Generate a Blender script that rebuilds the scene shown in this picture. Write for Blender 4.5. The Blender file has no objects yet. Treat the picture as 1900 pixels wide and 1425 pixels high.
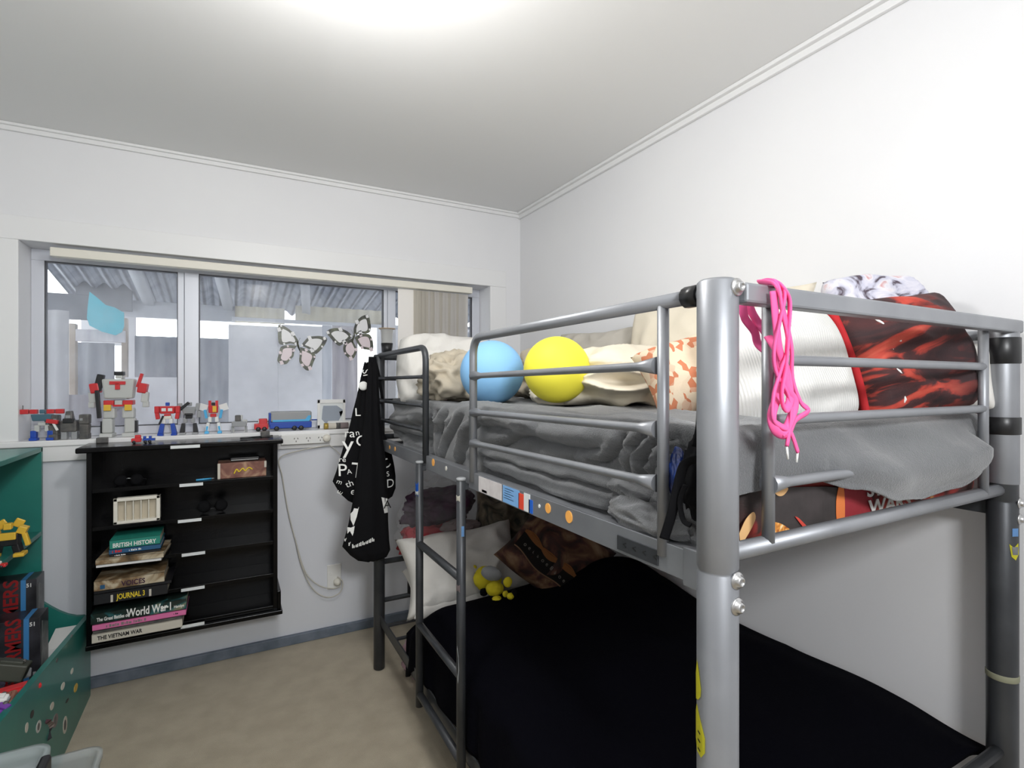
import bpy, bmesh, math, random
from mathutils import Vector, Matrix, Euler, noise
PI = math.pi
random.seed(7)
S = bpy.context.scene
C = S.collection
# ------------------------------------------------------------------ camera
FPX = 972.0; CH = 1.326; YAW = math.radians(28.4)
SN, CS = math.sin(YAW), math.cos(YAW)
cam = bpy.data.cameras.new('camera'); camo = bpy.data.objects.new('camera', cam); C.objects.link(camo)
cam.sensor_width = 36; cam.lens = FPX/1900*36; cam.clip_start = .02
camo.location = (0, 0, CH); camo.rotation_euler = (PI/2, 0, -YAW)
S.camera = camo
# ------------------------------------------------------------------ world and lights
W = bpy.data.worlds.new('world'); S.world = W; W.use_nodes = True
W.node_tree.nodes['Background'].inputs[0].default_value = (.90, .95, 1, 1)
W.node_tree.nodes['Background'].inputs[1].default_value = 2.6
def light(name, kind, loc, power, size=.2, rot=(0, 0, 0), col=(1, 1, 1), sy=None):
    l = bpy.data.lights.new(name, kind); l.energy = power; l.color = col
    if kind == 'AREA':
        l.size = size
        if sy: l.shape = 'RECTANGLE'; l.size_y = sy
    else: l.shadow_soft_size = size
    o = bpy.data.objects.new(name, l); o.location = loc; o.rotation_euler = rot; C.objects.link(o); return o
light('ceiling_lamp_light', 'POINT', (.22, 1.12, 2.12), 17, .07, col=(1, .985, .96))
light('rear_fill_light', 'AREA', (.25, -.86, 1.98), 24, .45, (math.radians(72), 0, math.radians(-10)), (.96, .98, 1), .3)  # unseen soft fill behind the camera; the near wall has no doorway
S.view_settings.view_transform = 'Standard'; S.view_settings.look = 'None'
S.view_settings.exposure = 0.28; S.view_settings.gamma = 1; S.view_settings.use_curve_mapping = False

def at(px, py, X=None, Y=None, Z=None, D=None):
    """world point seen at a pixel of the 1900x1425 frame, on a known world plane"""
    r = (px-950)/FPX; t = (712.5-py)/FPX
    dx, dy, dz = SN+r*CS, CS-r*SN, t
    if X is not None: k = X/dx
    elif Y is not None: k = Y/dy
    elif Z is not None: k = (Z-CH)/dz
    else: k = D
    return Vector((k*dx, k*dy, CH+k*dz))

# ------------------------------------------------------------------ materials
def mat(name, col, rough=.6, metal=0, var=None, scale=20, bump=0, bscale=80, coat=0, sheen=0, spec=.5, stretch=None, emit=None, alpha=1, trans=0):
    m = bpy.data.materials.new(name); m.use_nodes = True; nt = m.node_tree; b = nt.nodes['Principled BSDF']
    b.inputs['Base Color'].default_value = (*col, 1); b.inputs['Roughness'].default_value = rough
    b.inputs['Metallic'].default_value = metal; b.inputs['Coat Weight'].default_value = coat
    b.inputs['Sheen Weight'].default_value = sheen; b.inputs['Specular IOR Level'].default_value = spec
    b.inputs['Alpha'].default_value = alpha; b.inputs['Transmission Weight'].default_value = trans
    if emit: b.inputs['Emission Color'].default_value = (*emit[0], 1); b.inputs['Emission Strength'].default_value = emit[1]
    tc = nt.nodes.new('ShaderNodeTexCoord'); mp = nt.nodes.new('ShaderNodeMapping')
    nt.links.new(tc.outputs['Object'], mp.inputs[0])
    if stretch: mp.inputs['Scale'].default_value = stretch
    if var:
        n = nt.nodes.new('ShaderNodeTexNoise'); n.inputs['Scale'].default_value = scale; n.inputs['Detail'].default_value = 6
        r = nt.nodes.new('ShaderNodeValToRGB'); nt.links.new(mp.outputs[0], n.inputs['Vector']); nt.links.new(n.outputs[0], r.inputs[0])
        r.color_ramp.elements[0].position = .35; r.color_ramp.elements[1].position = .65
        r.color_ramp.elements[0].color = (*var, 1); r.color_ramp.elements[1].color = (*col, 1)
        nt.links.new(r.outputs[0], b.inputs['Base Color'])
    if bump:
        n = nt.nodes.new('ShaderNodeTexNoise'); n.inputs['Scale'].default_value = bscale; n.inputs['Detail'].default_value = 5
        bp = nt.nodes.new('ShaderNodeBump'); bp.inputs['Strength'].default_value = bump; bp.inputs['Distance'].default_value = .004
        nt.links.new(mp.outputs[0], n.inputs['Vector']); nt.links.new(n.outputs[0], bp.inputs['Height']); nt.links.new(bp.outputs[0], b.inputs['Normal'])
    return m
def ramp_mat(name, stops, scale=6, kind='noise', rough=.8, bump=.15, stretch=None, detail=4, distort=1.5, coat=0):
    """printed fabric: a noise or voronoi field through constant-step colour stops"""
    m = mat(name, (1, 1, 1), rough, coat=coat); nt = m.node_tree; b = nt.nodes['Principled BSDF']; mp = nt.nodes['Mapping']
    if stretch: mp.inputs['Scale'].default_value = stretch
    if kind == 'noise':
        n = nt.nodes.new('ShaderNodeTexNoise'); n.inputs['Scale'].default_value = scale; n.inputs['Detail'].default_value = detail; n.inputs['Distortion'].default_value = distort; o = n.outputs[0]
    elif kind == 'wave':
        n = nt.nodes.new('ShaderNodeTexWave'); n.inputs['Scale'].default_value = scale; n.inputs['Distortion'].default_value = distort; n.inputs['Detail'].default_value = detail; o = n.outputs[1]
    else:
        n = nt.nodes.new('ShaderNodeTexVoronoi'); n.inputs['Scale'].default_value = scale; o = n.outputs[1]
        s = nt.nodes.new('ShaderNodeSeparateColor'); nt.links.new(o, s.inputs[0]); o = s.outputs[0]
    nt.links.new(mp.outputs[0], n.inputs['Vector'])
    r = nt.nodes.new('ShaderNodeValToRGB'); cr = r.color_ramp; cr.interpolation = 'LINEAR'
    cr.elements[0].position = stops[0][0]; cr.elements[0].color = (*stops[0][1], 1)
    cr.elements[1].position = stops[-1][0]; cr.elements[1].color = (*stops[-1][1], 1)
    for p, c in stops[1:-1]: e = cr.elements.new(p); e.color = (*c, 1)
    nt.links.new(o, r.inputs[0]); nt.links.new(r.outputs[0], b.inputs['Base Color'])
    if bump:
        n2 = nt.nodes.new('ShaderNodeTexNoise'); n2.inputs['Scale'].default_value = 90
        bp = nt.nodes.new('ShaderNodeBump'); bp.inputs['Strength'].default_value = bump; bp.inputs['Distance'].default_value = .004
        nt.links.new(n2.outputs[0], bp.inputs['Height']); nt.links.new(bp.outputs[0], b.inputs['Normal'])
    return m
M = {}
M['wall'] = mat('wall_paint', (.83, .83, .84), .55, var=(.81, .81, .825), scale=2, bump=.05, bscale=120)
M['wall_low'] = mat('lower_wall_paint', (.74, .76, .81), .5, bump=.05, bscale=120)
M['ceil'] = mat('ceiling_paint', (.84, .84, .835), .7, bump=.03)
M['trim'] = mat('trim_paint', (.84, .84, .84), .4)
M['skirt'] = mat('blue_grey_paint', (.11, .14, .18), .6, var=(.18, .21, .26), scale=15)
M['carpet'] = mat('beige_carpet', (.52, .45, .33), .95, var=(.44, .375, .27), scale=11, bump=.9, bscale=420, sheen=.2)
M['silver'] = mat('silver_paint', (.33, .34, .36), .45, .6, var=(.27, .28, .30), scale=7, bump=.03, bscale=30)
M['silver_dk'] = mat('shaded_silver_paint', (.062, .066, .072), .42, .4, var=(.042, .045, .05), scale=9)  # the bed's silver darkened: shade on far and low parts put into the colour
M['steel'] = mat('bolt_steel', (.6, .6, .6), .3, 1)
M['tape'] = mat('black_tape', (.012, .012, .013), .35)
M['alu'] = mat('window_aluminium', (.68, .70, .76), .35, .1)
M['alu_dk'] = mat('window_seal', (.08, .08, .09), .5)
M['blackgloss'] = mat('black_gloss_paint', (.0025, .0025, .003), .2, coat=0, bump=.10, bscale=260, spec=.2)
M['black'] = mat('black_fabric', (.005, .005, .006), .9, spec=.15)
M['blackpl'] = mat('black_plastic', (.012, .012, .014), .4)
M['navy'] = mat('navy_fleece', (.0022, .0022, .0042), 1, bump=.3, bscale=160, spec=.05)
M['grey'] = mat('grey_fleece', (.155, .16, .165), .95, var=(.12, .124, .13), scale=6, bump=.55, bscale=330, sheen=.35)
M['green'] = mat('green_paint', (.018, .21, .17), .4, var=(.016, .17, .145), scale=5, coat=.2)
M['white'] = mat('white_plastic', (.82, .82, .80), .4)
M['cream'] = mat('cream_plastic', (.80, .77, .68), .45)
M['blind'] = mat('blind_fabric', (.90, .87, .83), .8)
M['blind2'] = mat('blind_fabric_deep', (.84, .80, .72), .8)
M['paper'] = mat('paper_pages', (.66, .60, .48), .9, var=(.5, .45, .35), scale=60, stretch=(1, 1, 30))
M['label'] = mat('white_label', (.75, .78, .78), .5)
M['pillow_w'] = mat('white_cotton', (.74, .72, .68), .9, bump=.3, bscale=60)
M['pillow_c'] = mat('cream_cotton', (.76, .69, .56), .9, bump=.3, bscale=50)
M['beige'] = mat('beige_cotton', (.52, .46, .36), .9, bump=.3, bscale=60)
M['taupe'] = mat('taupe_cotton', (.47, .44, .39), .9, bump=.3, bscale=60)
M['ribbed'] = mat('ribbed_white_cotton', (.76, .75, .72), .9)
nt = M['ribbed'].node_tree; wv = nt.nodes.new('ShaderNodeTexWave'); wv.inputs['Scale'].default_value = 55; wv.inputs['Distortion'].default_value = 1
bp = nt.nodes.new('ShaderNodeBump'); bp.inputs['Strength'].default_value = .5; bp.inputs['Distance'].default_value = .003
nt.links.new(nt.nodes['Texture Coordinate'].outputs['Object'], wv.inputs[0]); nt.links.new(wv.outputs[1], bp.inputs['Height']); nt.links.new(bp.outputs[0], nt.nodes['Principled BSDF'].inputs['Normal'])
M['blue_ball'] = mat('blue_rubber', (.27, .55, .88), .6, spec=.3)
M['yellow_ball'] = mat('yellow_rubber', (.93, .84, .07), .6, spec=.3)
M['yellow'] = mat('yellow_plush', (.80, .66, .02), .8, bump=.3)
M['yellow_s'] = mat('yellow_sticker', (.85, .80, .05), .4)
M['orange'] = mat('orange_sticker', (.95, .45, .10), .5)
M['blue_s'] = mat('blue_sticker', (.02, .13, .60), .4)
M['sky_s'] = mat('light_blue_sticker', (.22, .45, .80), .4)
M['red_s'] = mat('red_sticker', (.8, .08, .04), .4)
M['pink'] = mat('pink_lace', (.95, .12, .36), .7)
M['red'] = mat('red_plastic', (.62, .03, .035), .35)
M['blue'] = mat('blue_plastic', (.015, .07, .42), .35)
M['ltblue'] = mat('light_blue_plastic', (.08, .45, .80), .35)
M['grey_p'] = mat('grey_plastic', (.33, .34, .35), .4)
M['grey_l'] = mat('light_grey_plastic', (.55, .56, .54), .4)
M['dark_p'] = mat('dark_grey_plastic', (.07, .07, .07), .45, var=(.14, .13, .12), scale=40)
M['steelblue'] = mat('steel_blue_plastic', (.07, .15, .2), .4)
M['gold'] = mat('yellow_plastic', (.8, .5, .05), .35)
M['teal'] = mat('teal_book_cloth', (.02, .25, .19), .5)
M['bookblue'] = mat('blue_book_cloth', (.02, .10, .22), .5)
M['bookblack'] = mat('black_book_cloth', (.012, .012, .015), .45)
M['bookwhite'] = mat('white_book_cloth', (.62, .58, .50), .5)
M['bookpink'] = mat('pink_book_cloth', (.75, .18, .40), .5)
M['bookcream'] = ramp_mat('cream_jacket', [(.3, (.03, .03, .02)), (.48, (.25, .16, .08)), (.6, (.55, .47, .33)), (.7, (.6, .53, .4))], 9, rough=.4, bump=0)
M['bookww'] = ramp_mat('dark_green_jacket', [(.35, (.008, .012, .01)), (.55, (.015, .03, .025)), (.6, (.02, .12, .13)), (.7, (.25, .24, .14))], 7, rough=.35, bump=0)
M['ink'] = mat('black_ink', (.01, .01, .01), .6)
M['inkwhite'] = mat('white_ink', (.85, .85, .82), .7)
M['inkyellow'] = mat('yellow_ink', (.8, .6, .03), .6)
M['inkred'] = mat('dark_red_ink', (.30, .01, .012), .5)
M['brownbox'] = ramp_mat('brown_carton', [(.3, (.12, .04, .03)), (.5, (.24, .10, .07)), (.7, (.45, .28, .18))], 14, bump=0, rough=.5)
M['leaf'] = ramp_mat('leaf_print', [(.0, (.72, .58, .42)), (.42, (.76, .62, .46)), (.5, (.58, .19, .09)), (.8, (.55, .2, .1)), (.86, (.75, .62, .46))], 70, 'voronoi', stretch=(1, .7, .4))
M['redprint'] = ramp_mat('red_photo_print', [(.32, (.025, .012, .014)), (.47, (.07, .02, .02)), (.55, (.50, .055, .035)), (.68, (.60, .10, .06)), (.74, (.55, .3, .25))], 5, stretch=(.8, 2.6, 1), distort=2.2)
nt = M['redprint'].node_tree; sx = nt.nodes.new('ShaderNodeSeparateXYZ'); mr = nt.nodes.new('ShaderNodeMapRange'); mxn = nt.nodes.new('ShaderNodeMix'); mxn.data_type = 'RGBA'
mr.inputs[1].default_value = -.02; mr.inputs[2].default_value = .09; mr.inputs[4].default_value = .9
nt.links.new(nt.nodes['Texture Coordinate'].outputs['Object'], sx.inputs[0]); nt.links.new(sx.outputs[0], mr.inputs[0]); nt.links.new(mr.outputs[0], mxn.inputs[0])
nt.links.new(nt.nodes['Color Ramp'].outputs[0], mxn.inputs[6]); mxn.inputs[7].default_value = (.03, .016, .018, 1); nt.links.new(mxn.outputs[2], nt.nodes['Principled BSDF'].inputs['Base Color'])
M['sheet'] = ramp_mat('red_printed_sheet', [(.30, (.02, .012, .011)), (.44, (.05, .02, .018)), (.50, (.33, .035, .03)), (.64, (.42, .05, .035)), (.70, (.75, .35, .10)), (.76, (.8, .6, .35))], 6, distort=1.2, detail=3)
M['whiteprint'] = ramp_mat('white_photo_print', [(.38, (.08, .06, .08)), (.46, (.5, .5, .6)), (.6, (.70, .68, .72)), (.74, (.5, .12, .1))], 13, distort=2)
M['camo'] = ramp_mat('brown_patch_print', [(.35, (.02, .02, .015)), (.5, (.12, .10, .07)), (.66, (.22, .17, .12))], 9)
M['brownprint'] = ramp_mat('brown_print', [(.36, (.012, .008, .006)), (.46, (.07, .022, .015)), (.56, (.17, .09, .045)), (.7, (.28, .18, .11))], 7, distort=1.5, detail=8)
M['purple'] = mat('purple_clothes', (.055, .012, .045), .7, var=(.02, .01, .02), scale=12)
M['crimson'] = mat('crimson_clothes', (.30, .02, .03), .8, bump=.3)
M['mauve'] = mat('mauve_clothes', (.25, .2, .2), .8)
def film(name, a, col=(.9, .9, .92), r=.15):
    m = bpy.data.materials.new(name); m.use_nodes = True; nt = m.node_tree; nt.nodes.clear()
    o = nt.nodes.new('ShaderNodeOutputMaterial'); mx = nt.nodes.new('ShaderNodeMixShader'); t = nt.nodes.new('ShaderNodeBsdfTransparent')
    p = nt.nodes.new('ShaderNodeBsdfPrincipled'); p.inputs['Base Color'].default_value = (*col, 1); p.inputs['Roughness'].default_value = r
    mx.inputs[0].default_value = a; nt.links.new(t.outputs[0], mx.inputs[1]); nt.links.new(p.outputs[0], mx.inputs[2]); nt.links.new(mx.outputs[0], o.inputs[0])
    return m
M['film'] = film('clear_plastic_film', .07, r=.1)
M['tub'] = film('cloudy_clear_plastic', .40, (.45, .50, .51), .3)
M['glass'] = film('window_glass', .1, (.75, .78, .85), .12)
# dusty glass: the veil varies over the pane
M['glass'].node_tree.nodes['Principled BSDF'].inputs['Specular IOR Level'].default_value = .12
nt = M['glass'].node_tree; n = nt.nodes.new('ShaderNodeTexNoise'); n.inputs['Scale'].default_value = 3.2; n.inputs['Detail'].default_value = 8
r = nt.nodes.new('ShaderNodeMapRange'); r.inputs[1].default_value = .35; r.inputs[2].default_value = .75; r.inputs[3].default_value = .05; r.inputs[4].default_value = .34
tc = nt.nodes.new('ShaderNodeTexCoord'); nt.links.new(tc.outputs['Object'], n.inputs['Vector']); nt.links.new(n.outputs[0], r.inputs[0]); nt.links.new(r.outputs[0], nt.nodes['Mix Shader'].inputs[0])
M['frost'] = film('clear_cup_plastic', .35, (.75, .75, .72), .2)

# ------------------------------------------------------------------ mesh helpers
def smooth(bm):
    for f in bm.faces: f.smooth = True
def obj(name, bm, m, parent=None, sm=False):
    if sm: smooth(bm)
    bmesh.ops.recalc_face_normals(bm, faces=bm.faces)
    me = bpy.data.meshes.new(name); bm.to_mesh(me); bm.free(); me.materials.append(m)
    o = bpy.data.objects.new(name, me); C.objects.link(o)
    if parent: o.parent = parent
    return o
def tag(o, label, cat, group=None):
    o['label'] = label; o['category'] = cat
    if group: o['group'] = group
    return o
def thing(name, label, cat, loc=(0, 0, 0), group=None, rot=(0, 0, 0)):
    o = bpy.data.objects.new(name, None); C.objects.link(o); o.location = loc; o.rotation_euler = rot; o.empty_display_size = .05
    return tag(o, label, cat, group)
def struct(name, bm, m, parent=None):
    o = obj(name, bm, m, parent)
    if not parent: o['kind'] = 'structure'
    return o
def bx(bm, a, b, bev=0, mtx=None, seg=2):
    r = bmesh.ops.create_cube(bm, size=1)
    s = [b[i]-a[i] for i in range(3)]; c = [(a[i]+b[i])/2 for i in range(3)]
    bmesh.ops.scale(bm, vec=s, verts=r['verts']); bmesh.ops.translate(bm, vec=c, verts=r['verts'])
    vs = r['verts']
    if bev:
        es = list({e for v in vs for e in v.link_edges}); q = bmesh.ops.bevel(bm, geom=es, offset=bev, segments=seg, affect='EDGES', profile=.5)
        vs = list({v for f in q['faces'] for v in f.verts} | {v for v in vs if v.is_valid})
    if mtx is not None: bmesh.ops.transform(bm, matrix=mtx, verts=vs)
    return bm
def box(name, a, b, m, parent=None, bev=.002, mtx=None):
    return obj(name, bx(bmesh.new(), a, b, bev, mtx), m, parent)
def tube_bm(bm, pts, r, n=12, flat=1):
    pts = [Vector(p) for p in pts]; N = len(pts); rs = r if isinstance(r, (list, tuple)) else [r]*N
    rings = []; up = None
    for i, p in enumerate(pts):
        t = (pts[min(i+1, N-1)]-pts[max(i-1, 0)]).normalized()
        if up is None: up = t.orthogonal().normalized()
        else: up = (up-t*up.dot(t)).normalized()
        s = t.cross(up)
        rings.append([bm.verts.new(p+(up*math.cos(a)*flat+s*math.sin(a))*rs[i]) for a in [2*PI*k/n for k in range(n)]])
    for a, b in zip(rings, rings[1:]):
        for k in range(n): f = bm.faces.new((a[k], a[(k+1) % n], b[(k+1) % n], b[k])); f.smooth = True
    bm.faces.new(rings[0]); bm.faces.new(rings[-1][::-1]); return bm
def tube(name, pts, r, m, parent=None, n=12, flat=1): return obj(name, tube_bm(bmesh.new(), pts, r, n, flat), m, parent)
def arc(a, c, b, n=8):
    """quadratic curve from a to b bending at c"""
    a, b, c = Vector(a), Vector(b), Vector(c); return [a*(1-t)**2+c*2*t*(1-t)+b*t*t for t in [k/n for k in range(n+1)]]
def spline(pts, n=8):
    P = [Vector(p) for p in pts]; out = []
    for i in range(len(P)-1):
        p0, p1, p2, p3 = P[max(i-1, 0)], P[i], P[i+1], P[min(i+2, len(P)-1)]
        for k in range(n):
            t = k/n; out.append(.5*((2*p1)+(p2-p0)*t+(2*p0-5*p1+4*p2-p3)*t*t+(3*p1-p0-3*p2+p3)*t**3))
    return out+[P[-1]]
def prism_bm(bm, pts, d):
    """planar outline extruded by vector d"""
    d = Vector(d); a = [bm.verts.new(p) for p in pts]; b = [bm.verts.new(Vector(p)+d) for p in pts]; n = len(pts)
    bm.faces.new(a); bm.faces.new(b[::-1])
    for k in range(n): bm.faces.new((a[k], b[k], b[(k+1) % n], a[(k+1) % n]))
    bmesh.ops.triangulate(bm, faces=[f for f in bm.faces if len(f.verts) > 4]); return bm
def prism(name, pts, d, m, parent=None): return obj(name, prism_bm(bmesh.new(), pts, d), m, parent)
def lathe(name, prof, m, parent=None, n=24, mtx=None):
    bm = bmesh.new(); rings = []
    for r, z in prof: rings.append([bm.verts.new((max(r, 1e-4)*math.cos(2*PI*k/n), max(r, 1e-4)*math.sin(2*PI*k/n), z)) for k in range(n)])
    for a, b in zip(rings, rings[1:]):
        for k in range(n): bm.faces.new((a[k], a[(k+1) % n], b[(k+1) % n], b[k]))
    bm.faces.new(rings[0]); bm.faces.new(rings[-1])
    if mtx is not None: bmesh.ops.transform(bm, matrix=mtx, verts=bm.verts)
    return obj(name, bm, m, parent, True)
def T(loc=(0, 0, 0), rot=(0, 0, 0), sc=(1, 1, 1)): return Matrix.Translation(loc) @ Euler([math.radians(a) for a in rot]).to_matrix().to_4x4() @ Matrix.Diagonal((*sc, 1))
def fn(p, s, o=0): return noise.noise(Vector(p)*s+Vector((o, o*1.7, -o)))
def ridged(p, s, o=0): return 1-abs(2*abs(fn(p, s, o)))
def text(name, body, size, loc, m, parent, rot=(90, 0, 0), sx=1, ext=.0006, conform=None, shear=0):
    bold = name == 'lettering'
    cu = bpy.data.curves.new(name, 'FONT'); cu.body = body; cu.size = size; cu.extrude = ext; cu.shear = shear; cu.resolution_u = 3; cu.offset = size*.022 if bold else 0
    o = bpy.data.objects.new('tmp', cu); C.objects.link(o)
    me = bpy.data.meshes.new_from_object(o); bpy.data.objects.remove(o); bpy.data.curves.remove(cu)
    me.name = name; me.transform(T(loc, rot, (sx, 1, 1)))
    if conform:
        for v in me.vertices: v.co.y = conform(v.co.x, v.co.z)-.0015+(v.co.y-loc[1])
    me.materials.clear(); me.materials.append(m)
    r = bpy.data.objects.new(name, me); C.objects.link(r); r.parent = parent; return r
def pillow_bm(w, h, t, seed=0, wr=.012, pinch=.08, n=44, ws=7):
    bm = bmesh.new(); g = {}
    for side in (1, -1):
        for i in range(n+1):
            for j in range(n+1):
                u, v = 2*i/n-1, 2*j/n-1
                if side < 0 and (i in (0, n) or j in (0, n)): g[side, i, j] = g[1, i, j]; continue
                x = w/2*u*(1-pinch*(1-v*v)); y = h/2*v*(1-pinch*(1-u*u))
                z = side*t/2*((1-u**4)*(1-v**4))**.42
                p = Vector((x, y, z*.3)); d = fn(p, ws, seed)*wr*1.2+(ridged((x, y, side), ws*1.3, seed+3)-.5)*wr
                e = min(1, (1-abs(u))*5)*min(1, (1-abs(v))*5)
                g[side, i, j] = bm.verts.new((x+fn(p, 5, seed+5)*.012, y+fn(p, 5, seed+9)*.012, z+side*d*e+fn((x, y, 0), 3, seed)*.02))
    for side in (1, -1):
        for i in range(n):
            for j in range(n): bm.faces.new([g[side, i, j], g[side, i+1, j], g[side, i+1, j+1], g[side, i, j+1]])
    return bm
def pillow(name, w, h, t, loc, rot, m, parent=None, **k):
    bm = pillow_bm(w, h, t, **k)
    o = obj(name, bm, m, parent, True); o.location = loc; o.rotation_euler = [math.radians(a) for a in rot]; return o
def lump_bm(sz, seed=0, wr=.2, ws=3, sub=5, flat=.0):
    bm = bmesh.new(); bmesh.ops.create_icosphere(bm, subdivisions=sub, radius=1)
    for v in bm.verts:
        p = v.co.copy(); d = 1+fn(p, ws*.5, seed)*wr*1.3+(ridged(p, ws, seed+2)-.6)*wr
        q = p*d
        if flat and q.z < -flat: q.z = -flat+(q.z+flat)*.15
        v.co = Vector((q.x*sz[0], q.y*sz[1], q.z*sz[2]))
    return bm
def lump(name, sz, loc, m, parent=None, rot=(0, 0, 0), **k):
    o = obj(name, lump_bm(sz, **k), m, parent, True); o.location = loc; o.rotation_euler = [math.radians(a) for a in rot]; return o

# ------------------------------------------------------------------ the room
XL, XR, YB, YF, H = -1.1, 1.62, 2.888, -.95, 2.4
WX0, WX1, WZ0, WZ1 = -.767, 1.407, 1.087, 1.925
struct('floor', bx(bmesh.new(), (XL-.1, YF-.1, -.1), (XR+.1, YB, 0)), M['carpet'])
struct('ceiling', bx(bmesh.new(), (XL-.1, YF-.1, H), (XR+.1, YB+.1, H+.08)), M['ceil'])
struct('wall_right', bx(bmesh.new(), (XR, YF-.1, 0), (XR+.1, YB+.24, H)), M['wall'])
struct('wall_left', bx(bmesh.new(), (XL-.1, YF-.1, 0), (XL, YB+.24, H)), M['wall'])
struct('wall_near', bx(bmesh.new(), (XL, YF-.1, 0), (XR, YF, H)), M['wall'])
bm = bmesh.new()
bx(bm, (XL, YB, WZ1), (XR, YB+.22, H)); bx(bm, (XL, YB, 1.0), (WX0, YB+.22, WZ1)); bx(bm, (WX1, YB, 1.0), (XR, YB+.22, WZ1)); bx(bm, (WX0, YB+.02, 1.0), (WX1, YB+.22, WZ0-.02))
struct('wall_back', bm, M['wall'])
struct('wall_back_lower', bx(bmesh.new(), (XL, YB+.004, 0), (XR, YB+.22, .999)), M['wall_low'])
bm = bmesh.new()   # window casing: flat boards proud of the wall
for a, b in (((WX0-.11, WZ1), (WX1+.11, WZ1+.1)), ((WX0-.11, WZ0), (WX0, WZ1)), ((WX1, WZ0), (WX1+.11, WZ1))): bx(bm, (a[0], YB-.008, a[1]), (b[0], YB+.001, b[1]), .003)
struct('trim_window', bm, M['trim'])
bm = bmesh.new(); bx(bm, (XL, YB-.022, WZ0-.025), (WX1+.13, YB+.215, WZ0), .004); bx(bm, (XL, YB-.014, .998), (WX1+.13, YB+.02, WZ0-.025), .002)
struct('trim_sill', bm, M['trim'])
bm = bmesh.new()
for y0, y1, z in ((.0, .028, .012), (.0, .014, .03)): bx(bm, (XL, YB-y1, H-z), (XR, YB, H), .003)
struct('trim_cornice_back', bm, M['trim'])
bm = bmesh.new()
for y0, y1, z in ((.0, .034, .014), (.0, .016, .036)): bx(bm, (XR-y1, YF, H-z), (XR, YB, H), .003)
struct('trim_cornice_right', bm, M['trim'])
struct('baseboard_back', bx(bmesh.new(), (XL, YB-.018, 0), (XR, YB+.004, .048), .004), M['skirt'])
struct('baseboard_right', bx(bmesh.new(), (XR-.018, YF, 0), (XR, YB-.02, .062), .004), M['trim'])
# lamp on the ceiling, just above the frame
t = thing('ceiling_lamp', 'round white ceiling lamp in the middle of the room', 'lamp', (.22, 1.12, 2.4))
tube('lamp_cord', [(0, 0, -.02), (0, 0, -.12)], .004, M['white'], t, 8)
lathe('lamp_base', [(.05, 0), (.05, -.02), (.03, -.03), (.02, -.06)], M['white'], t)
lathe('bulb', [(.01, -.12), (.022, -.14), (.026, -.16), (.018, -.185), (0, -.19)], mat('lit_bulb', (1, 1, 1), .4, emit=((1, .98, .95), 4)), t)

# window
wt = bpy.data.objects.new('window_1', None); C.objects.link(wt); wt['kind'] = 'structure'; wt.location = (0, 0, 0)
FY0, FY1 = YB+.15, YB+.19
def X_at(px, Y): return at(px, 700, Y=Y).x
bm = bmesh.new(); xs = [X_at(62, FY0), X_at(893, FY0)]
SX0 = X_at(82, FY0); bx(bm, (WX0, FY0, WZ0+.04), (SX0, FY1, WZ1-.05), .002); bx(bm, (WX1-.05, FY0, WZ0+.04), (WX1, FY1, WZ1-.05), .002)
bx(bm, (WX0, FY0, WZ0+.001), (WX1, FY1, WZ0+.04), .002); bx(bm, (WX0, FY0, WZ1-.05), (WX1, FY1, WZ1), .002)
obj('window_frame', bm, M['alu'], wt)
m1a, m1b = X_at(330, FY0), X_at(369, FY0); m2a, m2b = X_at(712, FY0), X_at(733, FY0)
for a, b in ((m1a, m1b), (m2a, m2b)):
    bm = bmesh.new(); bx(bm, (a, FY0-.006, WZ0+.04), (a+(b-a)*.3, FY1, WZ1-.05), .002); bx(bm, (a+(b-a)*.32, FY0-.012, WZ0+.04), (b, FY1-.01, WZ1-.05), .002); obj('mullion', bm, M['alu'], wt)
bm = bmesh.new()
for a, b in ((SX0, m1a), (m1b, m2a), (m2b, WX1-.05)):
    for x in (a, b-.004): bx(bm, (x, FY0+.004, WZ0+.04), (x+.004, FY1-.004, WZ1-.05))
    bx(bm, (a, FY0+.004, WZ0+.04), (b, FY1-.004, WZ0+.044)); bx(bm, (a, FY0+.004, WZ1-.054), (b, FY1-.004, WZ1-.05))
obj('window_seal', bm, M['alu_dk'], wt)
for a, b in ((SX0, m1a), (m1b, m2a), (m2b, WX1-.05)): box('pane', (a, FY0+.018, WZ0+.04), (b, FY0+.022, WZ1-.05), M['glass'], wt, 0)

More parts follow.
